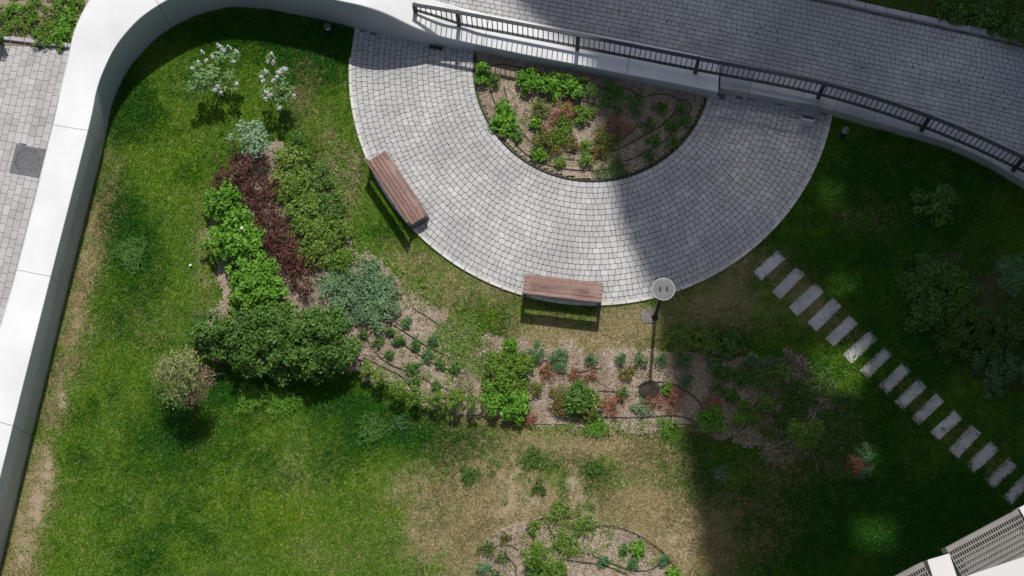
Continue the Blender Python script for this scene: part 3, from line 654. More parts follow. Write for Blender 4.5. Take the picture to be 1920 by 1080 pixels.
# ------------------------------------------------------------------ foliage builders
def leaf_mesh(Cn, Nr, L, W, r, fold=.12, T=None):
    n = len(Cn); Nr = Nr / np.maximum(np.linalg.norm(Nr, axis=1, keepdims=True), 1e-6)
    if T is None: T = r.normal(size=(n, 3))
    T = T - Nr * (T * Nr).sum(1, keepdims=True); T /= np.maximum(np.linalg.norm(T, axis=1, keepdims=True), 1e-6); B = np.cross(Nr, T)
    L = L[:, None]; W = W[:, None]
    V = np.stack([Cn - T * L / 2, Cn + B * W / 2 + Nr * L * fold, Cn + T * L / 2 - Nr * L * fold * .6, Cn - B * W / 2 + Nr * L * fold], 1)
    i = np.arange(n)[:, None] * 4
    F = np.concatenate([i + [0, 2, 1], i + [0, 3, 2]], 1).reshape(-1, 3)
    return V.reshape(-1, 3), F
def crown(lobes, dens, leafL, leafW, r, ragged=.25, up=.5):
    """leaves over the shells of several lobes; lobes: (x, y, z, radius, flatness)"""
    Cs, Ns, Ts = [], [], []
    for (x, y, z, rad, flat) in lobes:
        n = max(12, int(dens * 4 * math.pi * rad * rad * .7)); dv = r.normal(size=(n, 3)); dv[:, 2] = np.abs(dv[:, 2]) * .9 - .25 * (r.random(n) < .4); dv /= np.linalg.norm(dv, axis=1, keepdims=True)
        q = rad * (1 - ragged + ragged * 1.5 * r.random(n) ** 1.2) * np.where(r.random(n) < .25, r.random(n), 1)
        p = dv * q[:, None] * [1, 1, flat] + [x, y, z]
        lump = .5 + .42 * np.sin(p[:, 0] * 31 + p[:, 1] * 17 + x * 9) * np.sin(p[:, 1] * 29 - p[:, 0] * 11 + p[:, 2] * 17 + y * 40)
        keep = (r.random(n) < lump + .22) & (p[:, 2] > .02)
        p, dv = p[keep], dv[keep]
        Cs.append(p); Ns.append(dv * .55 + [0, 0, up] + r.normal(size=p.shape) * .42); Ts.append(np.clip(r.normal(.5, .22, len(p)) + r.uniform(-.12, .12), 0, 1))
    Cn, Nr, tt = np.concatenate(Cs), np.concatenate(Ns), np.concatenate(Ts); n = len(Cn)
    L = leafL * r.uniform(.55, 1.5, n); W = leafW * r.uniform(.7, 1.25, n)
    V, F = leaf_mesh(Cn, Nr, L, W, r)
    return V, F, np.repeat(tt, 4)
def blades(n, rad, h, w, r, spread=.8):
    """arching grass-like blades from one foot: two-segment strips"""
    a = r.uniform(0, 2 * math.pi, n); g_ = r.uniform(0, 2 * math.pi, n); b0 = np.stack([np.cos(a), np.sin(a), 0 * a], 1); s = r.uniform(.1, .42, n)[:, None]; st = np.stack([np.cos(g_), np.sin(g_), 0 * g_], 1) * (rad * np.sqrt(r.random(n)) * (.75 + .25 * np.sin(3 * g_ + rad * 50)))[:, None]
    hh = (h * r.uniform(.55, 1.1, n))[:, None]; mid = st + b0 * rad * .45 * s * spread + hh * [0, 0, .7]; tip = st + b0 * rad * s + hh * np.array([0, 0, .75]) * r.uniform(.6, 1.15, n)[:, None]
    sd = np.stack([-np.sin(a), np.cos(a), 0 * a], 1) * w / 2
    V = np.stack([st - sd, st + sd, mid + sd * .9, mid - sd * .9, tip], 1); i = np.arange(n)[:, None] * 5
    F = np.concatenate([i + [0, 1, 2], i + [0, 2, 3], i + [3, 2, 4]], 1).reshape(-1, 3)
    return V.reshape(-1, 3), F, np.repeat(np.clip(r.normal(.5, .25, n), 0, 1), 5)
STY = {  # leaf colour, leaf length, width, leaves per m2 of shell, lobes, flatness, raggedness
 'lilac': ('lilac', .07, .05, 640, 8, .6, .45), 'dogwood': ('dogwood', .085, .045, 420, 9, .55, .4), 'burgundy': ('burgundy', .045, .028, 620, 8, .8, .6), 'bright': ('bright', .085, .06, 480, 9, .7, .3),
 'dark': ('dark', .07, .05, 620, 11, .7, .3), 'mid': ('mid', .08, .03, 520, 9, .55, .6), 'catmint': ('catmint', .06, .03, 750, 8, .5, .35), 'blue': ('blue', .055, .028, 900, 6, .8, .35), 'willow': ('willow', .08, .02, 700, 9, .9, .75),
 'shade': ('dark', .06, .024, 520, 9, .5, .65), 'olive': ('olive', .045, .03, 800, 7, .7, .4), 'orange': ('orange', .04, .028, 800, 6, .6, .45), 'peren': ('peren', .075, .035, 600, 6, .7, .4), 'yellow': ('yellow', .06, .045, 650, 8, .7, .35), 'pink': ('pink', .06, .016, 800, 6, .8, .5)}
seed_ = [100]
def plant(px, py, r_px, h, style, label, cat='shrub', name='shrub', group=None, lobes_px=None, nl=None, z0=None, accents=None, trunk=False, squash=1.0):
    seed_[0] += 1; r = np.random.default_rng(seed_[0]); key, lL, lW, dens, k, flat, rag = STY[style]
    if r_px < 27: lL, lW, dens = lL * .74, lW * .74, dens * 1.5
    zc = h * .55; c = P(px, py, zc); rad = r_px / PXM * 1.06; k = int((nl or k) * 2.3)
    o = thing(name, label, cat, (c[0], c[1], 0), 0, group)
    if lobes_px:
        lobes = []
        for (lx, ly, lr, lz) in lobes_px:
            q = P(lx, ly, lz); lobes.append((q[0] - c[0], q[1] - c[1], lz, lr / PXM, flat))
    else:
        lobes = []
        for i in range(k):
            a = i * 2.4 + r.uniform(-.6, .6); q = rad * .86 * math.sqrt((i + .3) / k) * r.uniform(.85, 1.15); lr = max(rad * r.uniform(.20, .36), .05)
            zz = h * (1 - .5 * (q / rad) ** 2) * r.uniform(.62, 1.05) - lr * flat; zz = max(zz, lr * flat * .4)
            lobes.append((q * math.cos(a), q * math.sin(a) * squash, zz, lr, flat))
    V, F, t = crown(lobes, dens, lL, lW, r, rag)
    link('foliage', npmesh('foliage', V, F, LEAF[key], tint=t), o)
    mb = MB(); zlow = -.02
    if trunk:
        mb.tube([(0, 0, zlow), (.01, .01, h * .35), (0, 0, h * .75)], [.03, .024, .012], 7)
        for l_ in lobes[:7]: mb.tube([(0, 0, h * .3), ((l_[0]) * .4, l_[1] * .4, h * .45 + .1 * l_[2]), (l_[0], l_[1], l_[2])], [.012, .009, .004], 5)
        mb.build('trunk', M['bark'], o)
    else:
        for l_ in lobes: mb.tube([(r.uniform(-.02, .02), r.uniform(-.02, .02), zlow), (l_[0] * .45, l_[1] * .45, l_[2] * .55), (l_[0], l_[1], l_[2])], [.012, .009, .004], 5)
        mb.build('branches', M['bark'], o)
    if accents:
        for (akey, frac, asize) in accents:
            sel = [(x, y, z + rr_ * .18, rr_ * .95, fl) for (x, y, z, rr_, fl) in lobes if r.random() < frac] or [lobes[0]]
            V, F, t = crown(sel, dens * .5, asize, asize * .6, r, rag); tag(link('coloured_tips', npmesh('coloured_tips', V, F, LEAF[akey], tint=t), o), kind='stuff')
    return o
def tuft(px, py, r_px, h, key, label, n=120, w=.012, name='grass_clump', cat='grass clump', group=None):
    seed_[0] += 1; r = np.random.default_rng(seed_[0]); c = P(px, py, h * .4); V, F, t = blades(n, r_px / PXM, h, w, r)
    o = link(name, npmesh(name, V, F, LEAF[key], tint=t), None, (c[0], c[1], 0)); return tag(o, label, cat, group)

# ------------------------------------------------------------------ shrubs of the left bed
def zpx(ox, oy, s, L, z): return [(ox + x / s, oy + y / s, r_ / s, z + dz) for x, y, r_, dz in L]
def flowers(o, pts, z):
    for (x, y) in pts:
        seed_[0] += 1; r = np.random.default_rng(seed_[0]); q = P(x, y, z); n = 20; a = r.uniform(0, 6.28, n); hh = r.random(n)
        rad = .034 * (1 - hh * .75) + .005; p = np.stack([rad * np.cos(a), rad * np.sin(a), hh * .14 - .05], 1)
        V, F = leaf_mesh(p, p * [4, 4, 1] + [0, 0, .25] + r.normal(size=p.shape) * .1, np.full(n, .034), np.full(n, .028), r)
        me = npmesh('flower_cluster', V, F, LEAF['flower'], tint=np.repeat(r.random(n), 4)); f = link('flower_cluster', me, o, (q[0] - o.location[0], q[1] - o.location[1], z + r.uniform(-.03, .06)))
        f.rotation_euler = (r.uniform(-.4, .4), r.uniform(-.4, .4), r.uniform(0, 6))
A = plant(402, 145, 45, 1.25, 'lilac', 'larger pale-flowering lilac bush on the lawn, left of its smaller twin', 'shrub', 'lilac_bush', 'flowering lilacs on the lawn',
 zpx(330, 70, 6, [(190, 560, 75, 0), (290, 450, 100, .1), (400, 400, 85, .1), (230, 330, 60, .1), (500, 200, 85, .15), (650, 220, 70, .15), (600, 420, 65, 0), (480, 540, 85, -.1), (660, 540, 45, -.2), (300, 570, 60, -.1)], .95))
flowers(A, [(330 + x / 6, 70 + y / 6) for x, y in [(300, 180), (410, 215), (500, 110), (540, 150), (600, 120), (690, 170), (345, 270), (180, 345), (260, 290), (650, 275), (440, 590), (510, 630), (470, 560), (680, 520), (475, 105), (525, 135)]], 1.2)
B = plant(521, 165, 38, 1.25, 'lilac', 'smaller pale-flowering lilac bush with sparse spreading shoots, right of the larger one', 'shrub', 'lilac_bush', 'flowering lilacs on the lawn',
 zpx(330, 70, 6, [(1060, 240, 50, .15), (1010, 430, 65, .1), (1190, 420, 75, .1), (1180, 540, 85, 0), (1030, 620, 75, 0), (1160, 680, 75, -.1), (1160, 790, 40, -.1), (1280, 600, 60, -.1)], .95))
flowers(B, [(330 + x / 6, 70 + y / 6) for x, y in [(1075, 190), (1030, 270), (1095, 285), (1010, 380), (955, 440), (980, 490), (1150, 385), (1195, 370), (1240, 360), (1140, 450), (1090, 490), (1020, 620), (1060, 650), (1010, 690), (1160, 800), (1330, 660), (1170, 400), (1215, 350)]], 1.2)
plant(468, 262, 42, .85, 'dogwood', 'pale variegated dogwood between the lilacs and the burgundy shrubs', 'shrub', 'dogwood', None,
 zpx(380, 220, 6, [(460, 110, 90, .1), (620, 110, 85, .1), (310, 220, 45, 0), (470, 240, 80, .05), (600, 230, 90, .1), (720, 210, 40, 0), (600, 340, 100, 0), (720, 320, 60, 0), (490, 390, 50, -.1)], .7))
for (x, y, r_, h, lab) in [(462, 318, 42, .85, 'large burgundy barberry directly below the pale dogwood'), (433, 345, 30, .6, 'burgundy barberry with long arching shoots, leftmost of its drift'), (480, 368, 36, .7, 'burgundy barberry beside the bright green shrub top'),
 (500, 405, 32, .65, 'burgundy barberry in the upper middle of the drift'), (522, 440, 34, .65, 'burgundy barberry in the middle of the drift'), (540, 475, 36, .65, 'burgundy barberry at the widest part of the drift'), (552, 505, 30, .55, 'burgundy barberry near the lower end of the drift'), (508, 345, 22, .5, 'burgundy barberry bulging right towards the spireas'), (412, 338, 20, .45, 'low burgundy barberry at the far left by the lawn'), (580, 492, 20, .4, 'burgundy barberry straying right over bare soil'), (500, 450, 22, .5, 'burgundy barberry touching the bright green row'), (572, 545, 20, .45, 'small burgundy barberry at the tip, just above the dark shrubs')]:
    plant(x, y, r_, h, 'burgundy', lab, 'shrub', 'barberry', 'burgundy barberries in a drift')
seed_[0] += 1; rq = np.random.default_rng(5)
for (pts, lab) in [([(425, 335), (413, 312), (401, 292)], 'thin burgundy shoot leaning left out of the barberries'), ([(445, 300), (440, 280), (437, 265)], 'thin burgundy shoot standing upright left of the dogwood')]:
    Q = [P(*p, z) for p, z in zip(pts, (.5, .75, .95))]; o = thing('barberry_shoot', lab, 'shoot', (Q[0][0], Q[0][1], 0))
    w = [q - [Q[0][0], Q[0][1], 0] for q in Q]; MB().tube([(0.02, -.05, 0)] + w, [.008, .007, .005, .002], 5).build('stem', M['bark'], o)
    t = rq.random(90); idx = np.minimum((t * 2).astype(int), 1); fr = t * 2 - idx; W_ = np.array(w); c = W_[idx] * (1 - fr)[:, None] + W_[idx + 1] * fr[:, None] + rq.normal(size=(90, 3)) * .022
    V, F = leaf_mesh(c, rq.normal(size=(90, 3)) + [0, 0, 1], np.full(90, .04), np.full(90, .024), rq); link('foliage', npmesh('foliage', V, F, LEAF['burgundy'], tint=np.repeat(rq.random(90), 4)), o)
for (x, y, r_, h, lab) in [(420, 380, 38, .8, 'bright green shrub, topmost of its row, left of the burgundy drift'), (438, 415, 38, .8, 'bright green shrub second from the top of its row'), (415, 455, 36, .8, 'bright green shrub bulging out over the lawn with a dark gap below'), (455, 455, 38, .8, 'bright green shrub touching the middle of the burgundy drift'),
 (462, 505, 38, .8, 'bright green shrub just below the dark gap'), (490, 530, 40, .85, 'bright green shrub beside the lower burgundy drift'), (462, 545, 36, .8, 'bright green shrub at the lower lawn side of its row'), (505, 560, 40, .85, 'bright green shrub, lowest of its row, above the dark green hedge')]:
    plant(x, y, r_, h, 'bright', lab, 'shrub', 'green_shrub', 'bright green shrubs in a row')
for (x, y, r_, h, lab) in [(395, 632, 44, 1.30, 'dark green shrub at the left end of the hedge by the pale ball tree'), (450, 625, 44, 1.35, 'dark green hedge shrub second from its left end'), (500, 625, 50, 1.40, 'dark green hedge shrub in the middle of the mass'), (555, 622, 50, 1.40, 'dark green hedge shrub right of the middle'), (470, 665, 40, 1.30, 'dark green hedge shrub on the lower left front'), (530, 665, 42, 1.30, 'dark green hedge shrub at the middle front over the dark shade'),
 (605, 620, 46, 1.40, 'dark green hedge shrub beside the grey-green mound'), (625, 655, 46, 1.35, 'dark green hedge shrub at the right end of the mass'), (585, 670, 42, 1.30, 'dark green hedge shrub at the right front')]:
    plant(x, y, r_, h, 'dark', lab, 'shrub', 'hedge_shrub', 'dark green hedge shrubs')
for (x, y, r_, h, st, lab) in [(545, 300, 32, .5, 'mid', 'loose green spirea right of the pale dogwood'), (555, 265, 18, .45, 'peren', 'small dark leafy shrub below the right lilac'), (545, 345, 40, .55, 'mid', 'loose green spirea right of the top burgundy barberry'), (590, 340, 36, .45, 'peren', 'fresh green weedy shrub at the lawn edge of the spireas'), (565, 390, 42, .55, 'mid', 'loose green spirea in the middle of its patch'), (610, 390, 38, .5, 'peren', 'green spirea bordering the lawn by the left bench'),
 (575, 435, 40, .55, 'mid', 'yellowish green spirea right of the middle burgundy barberry'), (620, 435, 38, .5, 'mid', 'yellowish green spirea at the right side of its patch'), (590, 470, 34, .5, 'mid', 'yellowish green spirea at the lower end of its patch'), (640, 490, 26, .45, 'yellow', 'small yellow-green shrub above the grey-green mound')]:
    plant(x, y, r_, h, st, lab, 'shrub', 'spirea', 'loose spireas right of the burgundy drift')
for (x, y, r_, h, lab) in [(690, 525, 42, .4, 'grey-green catmint mound, uppermost of the cluster'), (632, 545, 36, .38, 'grey-green catmint mound, leftmost of the cluster'), (665, 575, 42, .42, 'grey-green catmint mound at the lower left of the cluster'), (718, 560, 40, .42, 'grey-green catmint mound, rightmost of the cluster'), (700, 585, 36, .4, 'grey-green catmint mound, lowest of the cluster')]:
    plant(x, y, r_, h, 'catmint', lab, 'plant', 'catmint', 'grey-green catmint mounds')
w = plant(343, 705, 54, 1.85, 'willow', 'pale yellowish ball-headed willow tree with a pinkish side on the lawn', 'tree', 'ball_willow', None,
 [(330, 690, 26, 1.6), (355, 685, 24, 1.65), (315, 705, 24, 1.45), (345, 715, 26, 1.5), (330, 738, 22, 1.25), (360, 702, 22, 1.55), (350, 670, 18, 1.5), (308, 682, 16, 1.4), (345, 745, 18, 1.2), (300, 705, 12, 1.35)], trunk=True)
seed_[0] += 1; rw = np.random.default_rng(77); lob = []
for lx, ly, lr, lz in [(378, 715, 24, 1.35), (370, 735, 20, 1.2), (384, 702, 16, 1.35), (360, 748, 16, 1.15)]:
    q = P(lx, ly, lz); lob.append((q[0] - w.location[0], q[1] - w.location[1], lz, lr / PXM, .9))
V, F, t = crown(lob, 850, .05, .016, rw, .5); link('pink_foliage', npmesh('pink_foliage', V, F, LEAF['pink'], tint=t), w)
MB().tube([(0, 0, .9), (.02, .03, 1.9), (.0, .02, 2.55)], [.02, .014, .006], 5).build('leader', M['bark'], w)
for i, (a, b) in enumerate((((398, 699), (425, 702)), ((398, 705), (420, 700)))):
    p, q = P(*a, .35), P(*b, .02); tag(MB().tube([p, q], .008, 5).build('stake', M['string']), ['upper', 'lower'][i] + ' of two thin pale stakes right of the pale ball tree', 'stake', 'stakes by the pale ball tree')

# ------------------------------------------------------------------ front of the bed: row of young shrubs and perennials
FR = [(688, 690, 20, .6), (712, 707, 22, .65), (746, 728, 24, .7), (780, 742, 24, .7), (819, 745, 25, .7), (853, 750, 24, .7), (887, 755, 22, .65)]
for i, (x, y, r_, h) in enumerate(FR):
    plant(x, y, r_ * .8, h + .12, 'mid' if i in (1, 6) else 'yellow', ORD[i] + ' young upright shrub from the left in the row along the lower bed edge', 'shrub', 'young_shrub', 'young shrubs along the lower bed edge', nl=7)
for (x, y, r_, h, st, lab) in [(935, 690, 34, .55, 'yellow', 'yellow-green shrub, upper left of the bushy clump'), (972, 685, 34, .55, 'yellow', 'yellow-green shrub, upper right of the bushy clump below the round shrub'), (935, 725, 34, .55, 'yellow', 'yellow-green shrub in the middle of the bushy clump'), (968, 728, 26, .5, 'yellow', 'yellow-green shrub, right middle of the bushy clump'), (928, 757, 30, .5, 'bright', 'fresh green shrub, lower left of the bushy clump'), (965, 760, 34, .55, 'bright', 'fresh green shrub at the lower tip of the bushy clump'),
 (957, 647, 18, .55, 'bright', 'round fresh green shrub standing alone above the bushy clump')]:
    plant(x, y, r_ * .86, h, st, lab, 'shrub', 'green_shrub', 'yellow-green bushy clump')
for (x, y, r_, lab) in [(1007, 661, 20, 'blue-green mound beside the round fresh green shrub, first of the row'), (1047, 675, 22, 'largest blue-green mound of the row, second from the left'), (1108, 673, 14, 'blue-green mound third from the left in the row'), (1165, 672, 12, 'blue-green mound fourth from the left in the row'), (1201, 676, 15, 'blue-green mound just left of the lamp post shadow'), (1239, 673, 13, 'blue-green mound just right of the lamp post shadow'), (1285, 677, 15, 'blue-green mound in the shade, second right of the lamp post shadow'), (1335, 680, 15, 'blue-green mound in deep shade at the right end of the row'), (1288, 715, 14, 'blue-green mound in the shade below the row')]:
    plant(x, y, r_, .32, 'blue', lab, 'plant', 'perennial_mound', 'blue-green mounds along the upper bed edge')
for (x, y, r_, h, st, acc, lab) in [(1050, 745, 24, .4, 'olive', [('orange', .4, .035)], 'olive spirea with rusty tips left of the greener one'), (1085, 750, 30, .5, 'dark', [('orange', .2, .035)], 'dark green spirea in the middle of the rusty patch'), (1112, 760, 24, .42, 'mid', [('orange', .5, .035)], 'green spirea with rusty right side'), (1150, 760, 22, .3, 'orange', None, 'rusty orange spirea below the lamp shadow, left of it'), (1055, 765, 18, .3, 'olive', [('orange', .7, .035)], 'low rusty olive spirea at the lower bed edge'),
 (995, 785, 14, .25, 'orange', None, 'small rusty spirea at the tip of the yellow-green clump'), (1027, 697, 18, .25, 'orange', [('olive', .5, .035)], 'low rusty spirea under the largest blue-green mound'), (1006, 728, 14, .35, 'olive', None, 'small round olive shrub on bare soil'), (1078, 702, 14, .2, 'orange', None, 'faint rusty patch plant below the third mound'), (1110, 705, 14, .2, 'orange', [('dry', .5, .04)], 'faint rusty plant below the fourth mound'), (1175, 700, 16, .2, 'olive', [('orange', .5, .035)], 'brownish low plant left of the lamp post shadow'), (1222, 755, 18, .28, 'orange', None, 'rusty spirea directly below the lamp head shadow'),
 (1262, 750, 24, .35, 'orange', None, 'deep rusty spirea at the shadow border'), (1335, 755, 22, .35, 'orange', None, 'deep rusty spirea within the shade'), (1250, 730, 12, .3, 'yellow', None, 'small lime plant beside the lamp head shadow'), (1168, 738, 12, .28, 'peren', None, 'small green plant left of the lamp head shadow'), (1205, 765, 20, .22, 'catmint', None, 'pale green low plant below the lamp head shadow'), (1085, 720, 9, .3, 'peren', None, 'small upright green plant above the dark green spirea')]:
    plant(x, y, r_, h, st, lab, 'plant', 'spirea', 'rusty spireas in the middle of the bed', accents=acc)
for (x, y, r_, lab) in [(763, 604, 10, 'single blue-green perennial right of the catmint cluster'), (682, 626, 7, 'small perennial beside the hedge at the hose junction'), (732, 622, 7, 'tiny dark perennial below the catmint cluster'), (710, 641, 11, 'yellow-green perennial between the hoses'), (752, 638, 8, 'grey perennial on the upper hose'), (780, 646, 9, 'grey-green perennial in the middle of the bare soil'), (812, 637, 10, 'blue-green perennial on the upper hose line'), (802, 667, 12, 'broad blue-green perennial below the upper hose'), (731, 664, 6, 'tiny perennial alone on bare soil'), (776, 692, 15, 'larger green perennial above the young shrub row'), (825, 683, 10, 'perennial on the lower hose'), (853, 690, 10, 'perennial left of the grassy weeds'), (744, 640, 7, 'small perennial beside the grey one'), (818, 722, 10, 'low perennial just above the young shrub row'), (778, 715, 8, 'low yellowish perennial above the young shrubs')]:
    plant(x, y, r_, .24, 'blue' if 'blue' in lab else 'peren', lab, 'plant', 'perennial', 'small perennials on the bare soil')
# shaded right part of the bed
for (x, y, r_, h, st, lab) in [(1320, 640, 26, .4, 'mid', 'weedy green plant at the shaded upper bed edge by the lamp'), (1275, 640, 26, .4, 'mid', 'weedy plant right of the lamp post in the shade border'), (1365, 645, 28, .4, 'peren', 'weedy green plant at the shaded upper bed edge further right'), (1345, 725, 16, .3, 'peren', 'leafy plant in the shaded bed above the rusty spirea'), (1430, 710, 20, .35, 'peren', 'leafy plant in the shaded bed left of the lime plants'), (1465, 700, 20, .35, 'mid', 'leafy plant in the shaded bed near the tree stake'), (1433, 757, 20, .4, 'yellow', 'lime green plant in the shade, largest of its trio'), (1415, 782, 16, .35, 'yellow', 'lime green plant in the shade below the largest'), (1395, 760, 10, .3, 'yellow', 'small lime green plant in the shade, leftmost of its trio'), (1335, 785, 26, .45, 'bright', 'green shrub in the shade at the lower bed edge'),
 (1385, 785, 12, .3, 'bright', 'small green plant beside the lower shaded shrub'), (1440, 808, 12, .25, 'olive', 'small olive plant below the lime trio'), (1372, 742, 14, .25, 'dark', 'dark round plant on pale mulch in the shade'), (1395, 705, 20, .3, 'dark', 'dark brownish low plant in the upper shaded bed'), (1355, 700, 16, .3, 'dark', 'dark low plant left of the dark brownish one'), (1405, 675, 16, .3, 'blue', 'bluish plant in the shaded upper bed'), (1440, 680, 16, .3, 'blue', 'bluish plant right of the other shaded bluish one'),
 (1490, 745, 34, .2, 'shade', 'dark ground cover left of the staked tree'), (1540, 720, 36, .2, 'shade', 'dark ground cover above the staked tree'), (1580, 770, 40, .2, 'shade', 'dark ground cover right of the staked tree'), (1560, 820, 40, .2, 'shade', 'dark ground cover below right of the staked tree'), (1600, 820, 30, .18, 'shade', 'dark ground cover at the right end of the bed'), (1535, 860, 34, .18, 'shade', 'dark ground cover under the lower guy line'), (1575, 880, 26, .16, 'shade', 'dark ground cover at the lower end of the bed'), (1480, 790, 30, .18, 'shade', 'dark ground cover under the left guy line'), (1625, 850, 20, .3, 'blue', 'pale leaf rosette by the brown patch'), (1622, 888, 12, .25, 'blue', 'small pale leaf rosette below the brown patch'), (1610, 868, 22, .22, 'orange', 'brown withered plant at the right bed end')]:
    plant(x, y, r_, h, st, lab, 'plant', 'bed_plant', 'plants in the shaded part of the bed')
tr = plant(1510, 812, 34, 1.9, 'yellow', 'small green tree held by three thin guy lines in the shade', 'tree', 'staked_tree', None, [(1495, 808, 18, 1.6), (1515, 815, 18, 1.75), (1505, 825, 15, 1.5), (1530, 800, 13, 1.6), (1488, 795, 10, 1.5), (1520, 828, 12, 1.5), (1537, 796, 8, 1.6)], trunk=True)  # yellow-green leaf style stands in for reflected light on the crown
for (x, y) in ((1540, 748), (1420, 852), (1537, 893)):
    q = P(x, y) - np.array(tr.location); MB().tube([(0, 0, 1.2), (q[0], q[1], .03)], .0035, 4).build('guy_line', M['string'], tr)
# shrubs right of the stepping slabs
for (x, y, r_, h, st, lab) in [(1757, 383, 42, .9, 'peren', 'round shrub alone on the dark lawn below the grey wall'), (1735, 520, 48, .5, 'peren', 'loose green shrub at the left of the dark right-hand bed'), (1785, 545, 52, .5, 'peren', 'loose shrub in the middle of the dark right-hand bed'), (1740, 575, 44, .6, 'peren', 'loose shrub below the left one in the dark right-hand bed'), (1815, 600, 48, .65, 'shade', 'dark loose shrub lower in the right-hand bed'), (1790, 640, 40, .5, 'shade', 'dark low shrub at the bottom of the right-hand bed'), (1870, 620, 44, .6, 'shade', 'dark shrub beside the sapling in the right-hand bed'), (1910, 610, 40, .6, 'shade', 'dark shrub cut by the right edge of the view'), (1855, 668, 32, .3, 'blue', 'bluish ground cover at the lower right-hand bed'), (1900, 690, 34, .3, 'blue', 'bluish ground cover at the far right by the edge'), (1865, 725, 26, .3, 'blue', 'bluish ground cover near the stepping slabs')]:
    plant(x, y, r_, h, st, lab, 'shrub', 'shade_shrub', 'shrubs in the dark right-hand area')
sp = plant(1897, 515, 34, 1.5, 'blue', 'spindly sapling with bare lower branches at the right edge', 'tree', 'sapling', None, [(1890, 500, 18, 1.3), (1905, 520, 20, 1.3), (1885, 530, 14, 1.2), (1915, 490, 16, 1.4), (1900, 545, 12, 1.1)], trunk=True)
for a, b in (((1880, 490), (1868, 458)), ((1865, 532), (1838, 540)), ((1890, 545), (1915, 580))):
    p = P(*a, 1.2) - np.array(sp.location); q = P(*b, 1.1) - np.array(sp.location); MB().tube([(0, 0, .7), p, q], [.01, .008, .004], 5).build('branch', M['bark'], sp)

# ------------------------------------------------------------------ half-round bed
for (x, y, r_, h, st, acc, lab) in [(907, 128, 10, .6, 'bright', None, 'tall fresh green shoot at the left end below the wall'), (904, 145, 12, .4, 'bright', None, 'broad-leaved plant left under the railing shadow'), (927, 152, 12, .3, 'peren', None, 'low plant right beside the railing shadow start'),
 (987, 152, 20, .5, 'bright', None, 'broad-leaved plant, first of the row below the white wall'), (1012, 152, 17, .5, 'bright', None, 'broad-leaved plant, second of the row below the white wall'), (1038, 158, 20, .5, 'bright', None, 'broad-leaved plant, third of the row below the white wall'), (1072, 160, 20, .5, 'bright', None, 'broad-leaved plant, fourth of the row below the white wall'), (1098, 170, 22, .5, 'peren', None, 'broad-leaved plant, fifth of the row, at the shadow border'), (1150, 183, 24, .5, 'peren', None, 'broad-leaved plant, sixth of the row, in shade'), (1195, 190, 18, .5, 'peren', None, 'broad-leaved plant, last of the row, in shade'), (1142, 160, 8, .4, 'peren', None, 'small upright plant behind the sixth broad-leaved one'),
 (943, 200, 12, .35, 'bright', None, 'green clump above the larger clump by the left rim'), (946, 229, 23, .35, 'bright', None, 'large green clump at the left rim'), (970, 257, 10, .25, 'peren', None, 'small green clump below the large left one'), (1012, 203, 17, .4, 'olive', None, 'olive spirea left of the orange one'), (1005, 232, 11, .3, 'bright', None, 'small green plant below the olive spirea'), (1018, 242, 9, .25, 'orange', None, 'small orange spot plant beside the small green one'), (1053, 210, 22, .4, 'orange', [('yellow', .3, .04)], 'orange spirea with a green top in the sun'), (1057, 234, 17, .35, 'yellow', None, 'yellow-green spirea under the orange one'), (1095, 213, 18, .4, 'yellow', None, 'yellow-green spirea right of the orange one'),
 (1025, 262, 24, .4, 'olive', [('orange', .25, .035)], 'wide olive spirea in the lower middle'), (1052, 255, 16, .35, 'yellow', None, 'yellow-green plant right of the wide olive spirea'), (1073, 265, 14, .35, 'olive', [('orange', .7, .035)], 'olive and orange spirea at its right'), (1010, 290, 13, .3, 'bright', None, 'fresh green clump at the lower left rim'), (1050, 303, 10, .25, 'mid', None, 'thin green weed near the lower rim'), (1100, 300, 12, .3, 'mid', None, 'thin green weed right of the other near the lower rim'), (1100, 275, 12, .25, 'mid', None, 'sparse weed above the lower rim weeds'), (1161, 235, 21, .4, 'orange', None, 'dull orange spirea in the shade'), (1137, 265, 24, .4, 'olive', [('orange', .3, .035)], 'large olive spirea at the shadow border'), (1120, 285, 12, .25, 'orange', [('olive', .5, .035)], 'brownish plant below the large olive spirea'),
 (1241, 202, 12, .3, 'peren', None, 'dark clump, upper left of the shaded group'), (1278, 204, 13, .3, 'peren', None, 'dark clump, upper right inside the hose loop'), (1217, 231, 12, .3, 'peren', None, 'dark clump left of the middle of the shaded group'), (1258, 234, 12, .3, 'peren', None, 'dark clump in the middle of the shaded group'), (1287, 227, 11, .3, 'peren', None, 'dark clump near the right rim'), (1226, 264, 12, .3, 'peren', None, 'dark clump lower left of the shaded group'), (1262, 266, 12, .3, 'peren', None, 'dark clump at the right lower rim'), (1218, 292, 11, .3, 'peren', None, 'dark clump, lowest of the shaded group')]:
    plant(x, y, r_ * 1.2, h, st, lab + ' of the half-round bed', 'plant', 'bed_plant', 'plants in the half-round bed', accents=acc)
tuft(1155, 318, 26, .25, 'peren', 'grassy clump spilling over the lower rim of the half-round bed', 300, .011)
tuft(1125, 322, 18, .2, 'peren', 'smaller grassy clump left of the spilling one in the half-round bed', 160, .011)
